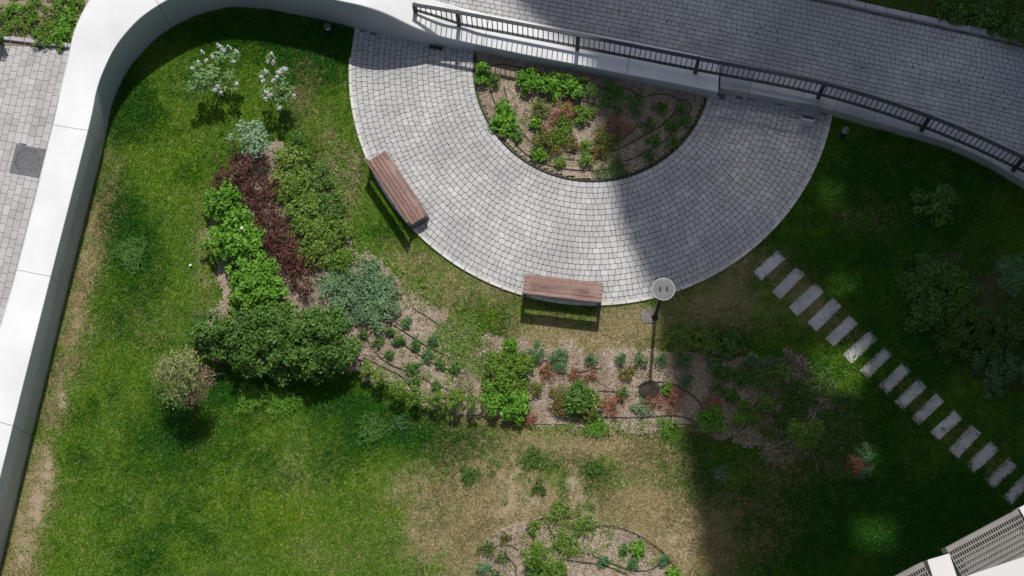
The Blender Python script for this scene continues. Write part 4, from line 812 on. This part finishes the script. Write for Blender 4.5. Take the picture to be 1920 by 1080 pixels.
# bottom round bed
for (x, y, r_, h, st, lab) in [(1003, 1040, 26, .6, 'yellow', 'bright upright shrub in the round bottom bed'), (1035, 1068, 30, .5, 'yellow', 'yellow-green bushy shrub at the bottom edge of the view'), (1000, 1070, 18, .45, 'dark', 'dark shrub below the bright upright one in the bottom bed'), (908, 1065, 16, .3, 'catmint', 'grey-green weed at the left of the bottom bed'), (1130, 1052, 12, .2, 'blue', 'pale rosette left of the other in the bottom bed'), (1187, 1058, 13, .2, 'blue', 'pale spiky rosette inside the hose loop of the bottom bed'), (1195, 1030, 16, .2, 'bright', 'low green weed above the pale rosette'), (1170, 1030, 12, .2, 'peren', 'small green weed left of the low green weed'), (1245, 1050, 14, .22, 'blue', 'weed on the hose at the right of the bottom bed'), (1262, 1078, 16, .2, 'bright', 'weed at the lower right end of the bottom bed'), (1060, 1020, 26, .22, 'mid', 'weedy ground cover right of the bright upright shrub'), (1095, 985, 24, .22, 'mid', 'weedy growth at the right hose joint'), (1050, 962, 26, .2, 'mid', 'weedy growth over the upper hose of the bottom bed'), (1000, 990, 14, .2, 'mid', 'small weed at the upper left hose')]:
    plant(x, y, r_ * .88, h, st, lab, 'plant', 'bed_plant', 'plants in the round bottom bed')
for (x, y, r_, lab, key) in [(913, 1030, 18, 'spiky grass clump at the left of the round bottom bed', 'peren'), (942, 1045, 16, 'spiky grass clump right of the first in the bottom bed', 'peren'), (946, 1008, 13, 'small grass clump above the hose arc in the bottom bed', 'olive'), (930, 1080, 14, 'grass clump at the bottom edge left of the hose', 'peren'), (245, 475, 40, 'bluish dark clump of tall grass in the left lawn', 'peren'), (700, 805, 34, 'bluish grass clump below the young shrub row', 'peren'), (750, 795, 18, 'pale weed rosette beside the bluish grass clump', 'blue'), (310, 745, 22, 'bluish grass at the foot of the pale ball tree', 'peren'), (1350, 890, 20, 'pale grass clump on the shaded dry lawn', 'catmint'), (1000, 860, 26, 'coarse green grass clump in the dry lawn', 'peren'), (1010, 915, 16, 'small coarse grass clump below it in the dry lawn', 'peren'), (1110, 880, 22, 'coarse grass clump right of the bare patch', 'peren'), (880, 890, 22, 'coarse grass clump in the dry lawn left of the others', 'peren'), (1120, 800, 26, 'fresh grass clump just below the rusty spireas', 'bright'), (1250, 798, 22, 'fresh grass clump at the lower bed edge near the shade', 'bright'), (470, 745, 34, 'long fresh grass below the dark hedge', 'bright'), (530, 755, 34, 'long fresh grass right of the other below the dark hedge', 'bright')]:
    tuft(x, y, r_, .22, key, lab, int(40 + r_ * r_ * .4), .014)
# corner bed top left, low ground cover
k = 0
for (x, y) in [(20, 20), (60, 15), (100, 20), (130, 30), (55, 45), (95, 50), (125, 58), (25, 50), (75, 70), (110, 72), (-10, 30), (75, -20), (120, -10), (140, 5), (30, -25)]:
    lab = ['low green shrub in the top left corner bed, ' + s for s in ['upper left', 'upper middle', 'right of the upper middle', 'against the wall', 'centre left', 'centre', 'centre right by the wall', 'far left', 'lower left by the kerb', 'lower right by the kerb', 'cut by the left edge', 'cut by the top edge', 'second at the top edge', 'topmost by the wall', 'leftmost at the top edge']][k]
    o = plant(x, y, 22, .28, 'yellow' if k % 3 else 'bright', lab, 'shrub', 'low_shrub', 'low shrubs in the top left corner bed', nl=6); p = P(x, y, ZR + .15); o.location = (p[0], p[1], ZR + .02); k += 1
o = plant(-6, 70, 14, .7, 'dark', 'dark shrub poking in at the left edge by the kerb', 'shrub', 'low_shrub', 'low shrubs in the top left corner bed'); p = P(-6, 70, ZR + .4); o.location = (p[0], p[1], ZR)
for (x, y, r_, lab) in [(1790, 15, 34, 'dark low shrub beyond the road, left'), (1850, 30, 34, 'dark low shrub beyond the road, middle'), (1905, 55, 34, 'dark low shrub beyond the road, right')]:
    o = plant(x, y, r_, .35, 'dark', lab, 'shrub', 'low_shrub', 'low shrubs beyond the road'); p = P(x, y, ZR + .2); o.location = (p[0], p[1], ZR + .08)

# ------------------------------------------------------------------ drip hoses
def hose(pts, label, z=.055, r_=.011, grp='black drip hoses on the soil'):
    W_ = [P(x, y) for x, y in pts]; W_ = smooth([np.array([p[0], p[1], z]) for p in W_], 6)
    for p in W_: p[2] = z + .008 * math.sin(p[0] * 7 + p[1] * 5)
    return tag(MB().tube(W_, r_, 6).build('drip_hose', M['hose'], None, True), label, 'hose', grp)
zz = lambda L, ox, oy, s: [(ox + x / s, oy + y / s) for x, y in L]
s4 = 1911 / 460
hose(zz([(150, 330), (200, 480), (230, 560), (300, 690), (360, 790), (440, 870), (560, 940), (760, 990), (960, 1000), (1100, 985), (1250, 950)], 880, 80, s4), 'outermost black hose arc along the left rim of the half-round bed')
hose(zz([(270, 350), (310, 500), (380, 650), (450, 750), (560, 830), (700, 900), (860, 920), (1040, 905)], 880, 80, s4), 'second black hose arc of the half-round bed, under the green clump')
hose(zz([(600, 790), (720, 840), (860, 875), (1000, 870), (1150, 840), (1300, 760), (1480, 660), (1600, 550)], 880, 80, s4), 'black hose arc through the middle right of the half-round bed')
hose(zz([(1180, 760), (1270, 690), (1330, 600)], 880, 80, s4), 'short black hose below the dull orange spirea')
hose(zz([(1200, 930), (1330, 880), (1500, 780), (1620, 660), (1700, 570), (1725, 510), (1690, 460), (1620, 450)], 880, 80, s4), 'black hose with a loop at the right of the half-round bed')
hose(zz([(1000, 360), (1150, 350), (1250, 370), (1330, 430), (1430, 410), (1550, 410), (1640, 450)], 880, 80, s4), 'black hose snaking below the shaded wall in the half-round bed')
hose(zz([(560, 440), (700, 455), (850, 455), (1000, 490), (1150, 520)], 880, 80, s4), 'black hose below the broad-leaved row of the half-round bed')
hose(zz([(160, 190), (260, 175), (380, 195), (470, 230)], 880, 80, s4), 'short black hose in the wall shadow of the half-round bed')
s5 = 4.5
hose(zz([(140, 200), (230, 260), (320, 310), (440, 395), (540, 460), (650, 530), (770, 585), (840, 605), (950, 635)], 660, 560, s5), 'upper middle black hose crossing the bare soil of the long bed')
hose(zz([(310, 205), (420, 270), (540, 345), (650, 415), (760, 465), (850, 510)], 660, 560, s5), 'uppermost black hose crossing the bare soil of the long bed')
hose(zz([(30, 385), (80, 365), (120, 345), (170, 420), (240, 500), (330, 560), (440, 605), (560, 655), (660, 710), (780, 760), (900, 790), (960, 795)], 660, 560, s5), 'lowest black hose crossing the bare soil of the long bed')
hose(zz([(510, 75), (570, 120), (630, 150), (700, 205), (780, 255)], 660, 560, s5), 'short black hose right of the catmint cluster')
hose(zz([(100, 500), (180, 540), (260, 580), (420, 660), (500, 760)], 660, 560, s5), 'black hose behind the young shrub row')
s6 = 1920 / 420
hose(zz([(780, 340), (850, 358), (940, 340), (1040, 320)], 900, 620, s6), 'short black hose below the third blue-green mound')
hose(zz([(1340, 485), (1440, 450), (1540, 445), (1640, 455), (1780, 530), (1860, 600), (1910, 680)], 900, 620, s6), 'black hose crossing the lamp head shadow')
hose(zz([(890, 735), (1000, 748), (1150, 745), (1300, 748), (1450, 745), (1600, 730), (1730, 740), (1820, 775)], 900, 620, s6), 'black hose along the lower edge of the rusty patch')
hose(zz([(1000, 520), (1100, 525), (1200, 525)], 900, 620, s6), 'short straight black hose in the rusty patch')
s8 = 1920 / 440
hose(zz([(280, 560), (340, 535), (420, 540), (490, 575)], 860, 900, s8), 'small black hose arc at the left of the bottom bed')
hose(zz([(640, 340), (690, 318), (740, 305), (800, 300)], 860, 900, s8), 'black hose end under the weeds above the bottom bed')
hose(zz([(730, 350), (745, 410), (775, 460), (810, 495)], 860, 900, s8), 'short black hose pointing into the bottom bed')
hose(zz([(1100, 390), (1200, 375), (1300, 390), (1440, 440), (1560, 510), (1680, 600), (1740, 680), (1800, 760)], 860, 900, s8), 'long black hose arc around the right of the bottom bed')
hose(zz([(1050, 600), (1200, 660), (1330, 715), (1450, 745), (1560, 735), (1640, 690), (1710, 640)], 860, 900, s8), 'black hose loop inside the right of the bottom bed')
hose(zz([(800, 645), (950, 665), (1100, 685), (1250, 720), (1380, 775)], 860, 900, s8), 'black hose across the middle of the bottom bed')
hose(zz([(400, 640), (460, 700), (470, 785)], 860, 900, s8), 'short black hose under the spiky grass clumps')
hose(zz([(1070, 400), (1010, 440), (940, 510)], 860, 900, s8), 'black hose branch at the weedy joint')
hose(zz([(570, 420), (600, 470), (625, 510)], 860, 900, s8), 'tiny black hose above the bright upright shrub')

# ------------------------------------------------------------------ grass, weeds and mulch (uncountable)
def scatter(n, x0, x1, y0, y1, seed):
    r = np.random.default_rng(seed); return r, r.uniform(x0, x1, n), r.uniform(y0, y1, n)
def grass(n, box, seed, keep, zf, name, label, hs=1.0):
    r, x, y = scatter(n, *box, seed); d, l, ye, b = field(x, y); px, py = toPx(x, y)
    k = keep(x, y, px, py, r) & (r.random(n) < 1 - .88 * b - .25 * d); x, y, d, l, ye, b = [q[k] for q in (x, y, d, l, ye, b)]; n = len(x)
    # each blade picks one of the turf colours so the patches are made of mixed blades
    u = r.random(n); c = np.broadcast_to(GREEN, (n, 3)).copy()
    c[u < ye * .8] = YEL; u = r.random(n); c[u < l * .9] = LUSH; u = r.random(n); c[u < d * .92] = DRY
    c *= r.uniform(.78, 1.25, (n, 1)); c *= 1 + r.normal(0, .07, (n, 3)); c = np.clip(c, .004, 1)
    h = (.045 + .05 * l + .01 * ye - .012 * d) * r.uniform(.5, 1.4, n) * hs; a = r.uniform(0, 2 * math.pi, n); ln = h * r.uniform(.3, 1.5, n); w = r.uniform(.005, .010, n) * (1 + .4 * l)
    z = zf(x, y); ba = np.stack([x, y, z], 1); a2 = a + r.normal(0, .6, n) + math.pi / 2
    sd = np.stack([np.cos(a2), np.sin(a2), 0 * a], 1) * w[:, None]; tip = ba + np.stack([np.cos(a) * ln, np.sin(a) * ln, h], 1)
    V = np.stack([ba - sd, ba + sd, tip], 1).reshape(-1, 3); F = np.arange(3 * n).reshape(-1, 3)
    return tag(link(name, npmesh(name, V, F, M['grass'], col=np.repeat(c, 3, 0))), label, kind='stuff')
def keep_lawn(x, y, px, py, r):
    k = inpoly(px, py, LAWN_POLY) & (np.hypot(x - PC[0], y - PC[1]) > RO + .01)
    jx = (fbm(x, y, .4, 31) - .5) * 60; jy = (fbm(x, y, .4, 37) - .5) * 60
    bed = inpoly(px + jx, py + jy, BED_POLY) | inpoly(px + jx, py + jy, BOTTOM_POLY)
    weedy = np.clip(blob(px, py, [(860, 625, 40, 30, 1), (830, 650, 30, 25, .8), (900, 650, 30, 30, .9), (880, 690, 30, 25, .7), (620, 360, 50, 80, 1), (560, 420, 60, 70, .5), (640, 460, 40, 40, .7), (760, 530, 40, 30, .6), (1060, 1000, 80, 30, .6), (1100, 1030, 60, 30, .5), (1150, 795, 90, 12, .6), (1340, 640, 70, 16, .9), (1480, 680, 60, 25, .8), (1560, 760, 90, 80, .9), (1450, 830, 90, 30, .8), (1350, 800, 60, 16, .7), (1500, 740, 60, 60, .6), (480, 690, 90, 14, .8)]), 0, .9)
    k &= ~bed | (r.random(len(x)) < .20 + weedy)
    na, nb_ = .33 + .1 * (fbm(x, y, .15, 71) - .4), .108 + .07 * (fbm(x, y, .15, 73) - .4)
    for (sx, sy) in SL:
        p = P(sx, sy); q = P(sx + 45, sy - 45); t = (q - p)[:2] / np.linalg.norm((q - p)[:2]); dx, dy = x - p[0], y - p[1]
        k &= ~((np.abs(dx * t[0] + dy * t[1]) < na) & (np.abs(-dx * t[1] + dy * t[0]) < nb_))
    return k & (np.hypot(x - lb[0] + .1, y - lb[1]) > .2)
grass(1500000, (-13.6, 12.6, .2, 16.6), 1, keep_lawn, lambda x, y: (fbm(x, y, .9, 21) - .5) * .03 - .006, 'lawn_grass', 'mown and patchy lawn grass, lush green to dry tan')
ky = lambda px: np.interp(px, [k_[0] for k_ in KERB], [k_[1] for k_ in KERB])
def keep_far(x, y, px, py, r):
    px, py = toPx(x, y, ZR); return (py < ky(px) - 10) & (px > 1400)
grass(40000, (5.5, 12.8, 14.6, 17.5), 2, keep_far, lambda x, y: 0 * x + ZR + .085, 'roadside_grass', 'dark grass beyond the road kerb', 1.2)
def weeds(regs, key, name, label, seed, lL=.05, lW=.022):
    r = np.random.default_rng(seed); Cs = []
    for (x, y, rx, ry, n) in regs:
        a = r.uniform(0, 6.28, n); q = np.sqrt(r.random(n)); px = x + rx * q * np.cos(a); py = y + ry * q * np.sin(a)
        for u, v in zip(px, py):
            p = P(u, v); m = r.integers(5, 14); Cs.append(p + r.normal(size=(m, 3)) * [.035, .035, .02] + [0, 0, .055])
    Cn = np.concatenate(Cs); n = len(Cn); V, F = leaf_mesh(Cn, r.normal(size=(n, 3)) * .5 + [0, 0, .9], lL * r.uniform(.5, 1.2, n), lW * r.uniform(.6, 1.3, n), r)
    return tag(link(name, npmesh(name, V, F, LEAF[key], tint=np.repeat(r.random(n), 4))), label, kind='stuff')
weeds([(860, 625, 45, 35, 260), (830, 650, 40, 30, 120), (890, 665, 40, 35, 160), (870, 705, 45, 35, 110), (720, 520, 40, 30, 50), (790, 560, 40, 25, 60), (800, 640, 80, 45, 70), (760, 700, 60, 25, 60), (1060, 1010, 90, 40, 160), (960, 1060, 60, 40, 40), (1180, 1045, 70, 30, 60), (1140, 800, 100, 14, 90), (600, 350, 60, 80, 260), (640, 460, 40, 50, 120), (1030, 240, 50, 50, 70), (1080, 290, 80, 25, 60), (990, 200, 60, 30, 35), (1200, 250, 90, 50, 70)], 'mid', 'bed_weeds', 'fresh green weeds spreading over the bed soil', 12)
weeds([(640, 330, 40, 60, 70), (1000, 220, 60, 60, 50), (1060, 290, 90, 25, 45), (900, 720, 40, 40, 50), (1150, 720, 130, 50, 130), (700, 640, 30, 40, 40), (860, 740, 60, 20, 70), (1000, 1000, 80, 40, 60), (1230, 690, 60, 20, 40)], 'dry', 'dry_weeds', 'dry straw-coloured weeds on the bed soil', 13)
weeds([(500, 900, 320, 140, 60), (1000, 900, 120, 60, 90), (1100, 900, 60, 60, 60), (300, 560, 80, 180, 20), (880, 880, 60, 40, 40), (1600, 860, 120, 80, 120), (1750, 800, 60, 60, 40), (1700, 450, 120, 90, 60), (1480, 700, 120, 30, 90), (1750, 600, 120, 100, 220)], 'peren', 'lawn_weeds', 'broad-leaved pale weeds dotted through the lawn', 14, .045, .02)
def chips(n, seed):
    r, x, y = scatter(n, -8, 12, .8, 16, seed); px, py = toPx(x, y); jx = (fbm(x, y, .4, 31) - .5) * 60; jy = (fbm(x, y, .4, 37) - .5) * 60
    k = inpoly(px + jx, py + jy, BED_POLY) | inpoly(px, py, BOTTOM_POLY) | in_semi(x, y, px, py); x, y = x[k], y[k]; n = len(x)
    Cn = np.stack([x, y, np.full(n, .05) + (fbm(x, y, .35, 51) - .5) * .03], 1); V, F = leaf_mesh(Cn, r.normal(size=(n, 3)) * .35 + [0, 0, 1], r.uniform(.02, .06, n), r.uniform(.01, .022, n), r, .05)
    pal = np.array([[.34, .26, .20], [.46, .39, .33], [.20, .125, .09], [.27, .19, .145], [.10, .075, .06], [.56, .51, .47]]); c = pal[r.integers(0, 6, n)] * r.uniform(.8, 1.2, (n, 1))
    return tag(link('bark_chips', npmesh('bark_chips', V, F, M['chips'], col=np.repeat(c, 4, 0))), 'loose bark chips and mulch over the bed soil', kind='stuff')
chips(170000, 21)
for i, (x, y, lab) in enumerate([(357, 497, 'tiny white paper scrap alone on the left lawn'), (453, 427, 'white scrap caught in the bright green shrubs'), (1580, 786, 'tiny white scrap in the shaded bed by the staked tree')]):
    p = P(x, y, .08 if i != 1 else .8); tag(MB().box((0, 0, 0), (.05, .035, .01)).add([(0, 0, .01), (.03, .01, .022), (.01, .03, .015)], [(0, 1, 2)]).build('paper_scrap', M['lampwhite'], None, False, p, i), lab, 'litter')

for i, (x, y) in enumerate([(1350, 57), (1405, 68), (1420, 62), (1457, 58), (1457, 75), (1427, 52), (1573, 82), (1617, 127), (1693, 115), (1712, 126), (1842, 145), (1882, 172), (1862, 188), (1884, 203), (1798, 152), (1250, 40), (1160, 22), (1095, 15), (1304, 57)]):
    p = P(x, y, ZR + .018); m = MB().add([(-.03, 0, 0), (0, -.02, .006), (.035, 0, .01), (0, .022, .012)], [(0, 1, 2, 3)])
    tag(m.build('dead_leaf', M['bark'], None, False, p, i * 1.3), 'small dark dead leaf lying on the shaded paved road', 'leaf', 'dead leaves on the road')

# ------------------------------------------------------------------ own building at the lower right: ledge and vented cover boxes
def fbox(o, name, a, b, wdt, z0, z1, mat, out):
    """box along the line a-b, extending wdt to the side 'out'"""
    t = (b - a)[:2]; L_ = np.linalg.norm(t); t = t / L_; c = (a + b)[:2] / 2 + out * wdt / 2
    return MB().box((c[0], c[1], (z0 + z1) / 2), (L_, abs(wdt), z1 - z0), math.atan2(t[1], t[0])).build(name, mat, o)
ZV = 16.0
e0, e1 = P(1773, 1027, ZV), P(1908, 955, ZV); tv = (e1 - e0)[:2]; tv /= np.linalg.norm(tv); inn = np.array([tv[1], -tv[0]])   # inn points to the building
def vent_box(a, b, depth, label):
    t = (b - a)[:2]; L_ = np.linalg.norm(t); rz = math.atan2(t[1], t[0]); o = thing('vent_cover', label, 'vent cover', (a[0], a[1], ZV), rz, 'vented metal covers on the facade')
    MB().box((L_ / 2, -.035, -.02), (L_, .07, .04)).build('front_rail', M['beige'], o)
    y = .07; row = 0
    while y < depth - .02:
        fins = MB(); n_ = int(L_ / .034)
        for i in range(n_): fins.box(((i + .5) * L_ / n_, -(y + .024), -.02), (.014, .05, .02))
        tag(fins.build('fin_row', M['beige'], o), kind='stuff')
        MB().box((L_ / 2, -(y + .049 + .012), -.018), (L_, .022, .036)).build('cross_rail', M['beige'], o); y += .072; row += 1
    MB().box((L_ / 2, -depth / 2, -.32), (L_ - .01, depth, .02)).build('tray', M['darkmetal'], o)
    MB().box((L_ / 2, -.01, -.19), (L_ - .004, .018, .29)).build('front_skirt', M['beige'], o)
    for xx in (.01, L_ - .01): MB().box((xx, -depth / 2, -.18), (.018, depth, .28)).build('side_skirt', M['beige'], o)
    MB().box((L_ * .52, -depth * .62, -.12), (L_ * .8, depth * .55, .12)).build('unit_inside', M['lampwhite'], o)
    return o
vent_box(e0, e1, .62, 'beige slotted metal vent cover at the lower right corner')
f1 = P(1730, 1053, ZV); f0 = f1 - np.array([tv[0], tv[1], 0]) * 1.05
vent_box(f0, f1, .62, 'second slotted vent cover, mostly below the bottom edge')
g0 = P(1731, 1053, ZV + .02); g1 = P(1772, 1041, ZV + .02)
bld = thing('apartment_building', 'pale apartment building whose ledges enter the lower right corner', 'building')
fbox(bld, 'ledge_panel', g0, g1, .6, ZV - .35, ZV + .02, M['facade'], inn)
h0 = P(1911, 953, ZV + .03); h1 = h0 + np.array([tv[0], tv[1], 0]) * .5
fbox(bld, 'ledge_panel', h0, h1, .6, ZV - .35, ZV + .03, M['facade'], inn)
q0 = P(1810, 1081, 36.5); q1 = P(1935, 1039, 36.5); fbox(bld, 'window_sill', q0, q1, .5, 36.44, 36.5, M['facade'], np.array([(q1 - q0)[1], -(q1 - q0)[0]]) / np.linalg.norm((q1 - q0)[:2]))
w0 = e0[:2] + inn * .66 - tv * 9; wc = w0 + tv * 10 + inn * 5
MB().box((wc[0], wc[1], 21), (20, 10, 42), math.atan2(tv[1], tv[0])).build('wall', M['facade'], bld)
for fl in range(1, 13):
    for k_ in range(5):
        c = w0 + tv * (2.5 + k_ * 3.7) - inn * .012; MB().box((c[0], c[1], fl * 3.1 + .6), (1.5, .06, 1.5), math.atan2(tv[1], tv[0])).build('window', M['glass'], bld)

# ------------------------------------------------------------------ unseen tower across the road, deck shaped to shade the right half
TH = 45.0; SH = SUN[:2] / SUN[2] * TH
tw = thing('unseen_tower_block', 'tall unseen tower across the road, deck shaped to throw the big shadow', 'building')
shp = [P(x, y)[:2] for x, y in TOWER_SHADOW]; poly = [tuple(p + SH) for p in shp]
poly = [(poly[0][0] - .2, poly[0][1] + 9)] + poly + [(poly[-1][0] + .3, poly[-1][1] - 2.0), (poly[-1][0] + 4, poly[-1][1] - 9.0), (poly[-1][0] + 17, poly[-1][1] - 9.0), (poly[-1][0] + 17, poly[0][1] + 9)]
HOLES = [(1555, 365, .22, .16, 0), (1582, 540, .24, .18, 0), (1573, 700, .54, .48, 0), (1636, 1006, .42, .34, 0), (1622, 868, .2, .2, 0)]  # openings added to drop sun patches on the shaded ground
st = .1; xs = np.arange(min(p[0] for p in poly), max(p[0] for p in poly), st); ys = np.arange(min(p[1] for p in poly), max(p[1] for p in poly), st)
X, Y = np.meshgrid(xs, ys, indexing='ij'); m_ = inpoly(X + st / 2, Y + st / 2, poly)
for (x, y, a_, b_, _) in HOLES:
    c = P(x, y)[:2] + SH; m_ &= ~((np.abs(X + st / 2 - c[0]) < a_) & (np.abs(Y + st / 2 - c[1]) < b_))
gx_, gy_ = toPx(X - SH[0], Y - SH[1]); glow = np.clip(blob(gx_, gy_, [(1420, 320, 90, 90, 1.0), (1480, 250, 70, 50, .5)]), 0, 1)
I, J = np.meshgrid(np.arange(len(xs)), np.arange(len(ys)), indexing='ij')
BAY = np.array([[0, 8, 2, 10], [12, 4, 14, 6], [3, 11, 1, 9], [15, 7, 13, 5]]) / 16 + .03; m_ &= ~(BAY[I % 4, J % 4] < glow * .34)  # dithered gaps added to brighten the shaded plaza
ii = np.arange((len(xs) + 1) * (len(ys) + 1)).reshape(len(xs) + 1, len(ys) + 1)
GX, GY = np.meshgrid(np.r_[xs, xs[-1] + st], np.r_[ys, ys[-1] + st], indexing='ij')
f = np.stack([ii[:-1, :-1], ii[1:, :-1], ii[1:, 1:], ii[:-1, 1:]], -1)[m_]; nv = ii.size
V = np.concatenate([np.stack([GX, GY, 0 * GX + TH], -1).reshape(-1, 3), np.stack([GX, GY, 0 * GX + TH - .12], -1).reshape(-1, 3)])
tag(link('shadow_deck', npmesh('shadow_deck', V, np.concatenate([f, f[:, ::-1] + nv]), M['tower']), tw))  # unseen slab, invented and cut to the shadow outline
bx0, by0 = poly[-1][0] - 16.0, poly[0][1] - 9 ; yn = poly[-2][1] + 7
MB().box(((poly[-1][0] + bx0) / 2, (yn + 9 + poly[0][1]) / 2, 13), (16, poly[0][1] - yn - 9, 26)).build('wall', M['tower'], tw)  # body of the unseen tower
for fx in (4.2, 15.8):
    for fy in (9.5, 14, 19): MB().box((bx0 + fx, yn + fy, 35.45), (.35, .35, 18.85)).build('unseen_tower_column', M['tower'], tw)
for fl in range(8):
    for k_ in range(4): MB().box((bx0 + 2 + k_ * 4, yn + 9 - .02, fl * 3.1 + 2), (1.8, .1, 1.5)).build('window', M['glass'], tw)
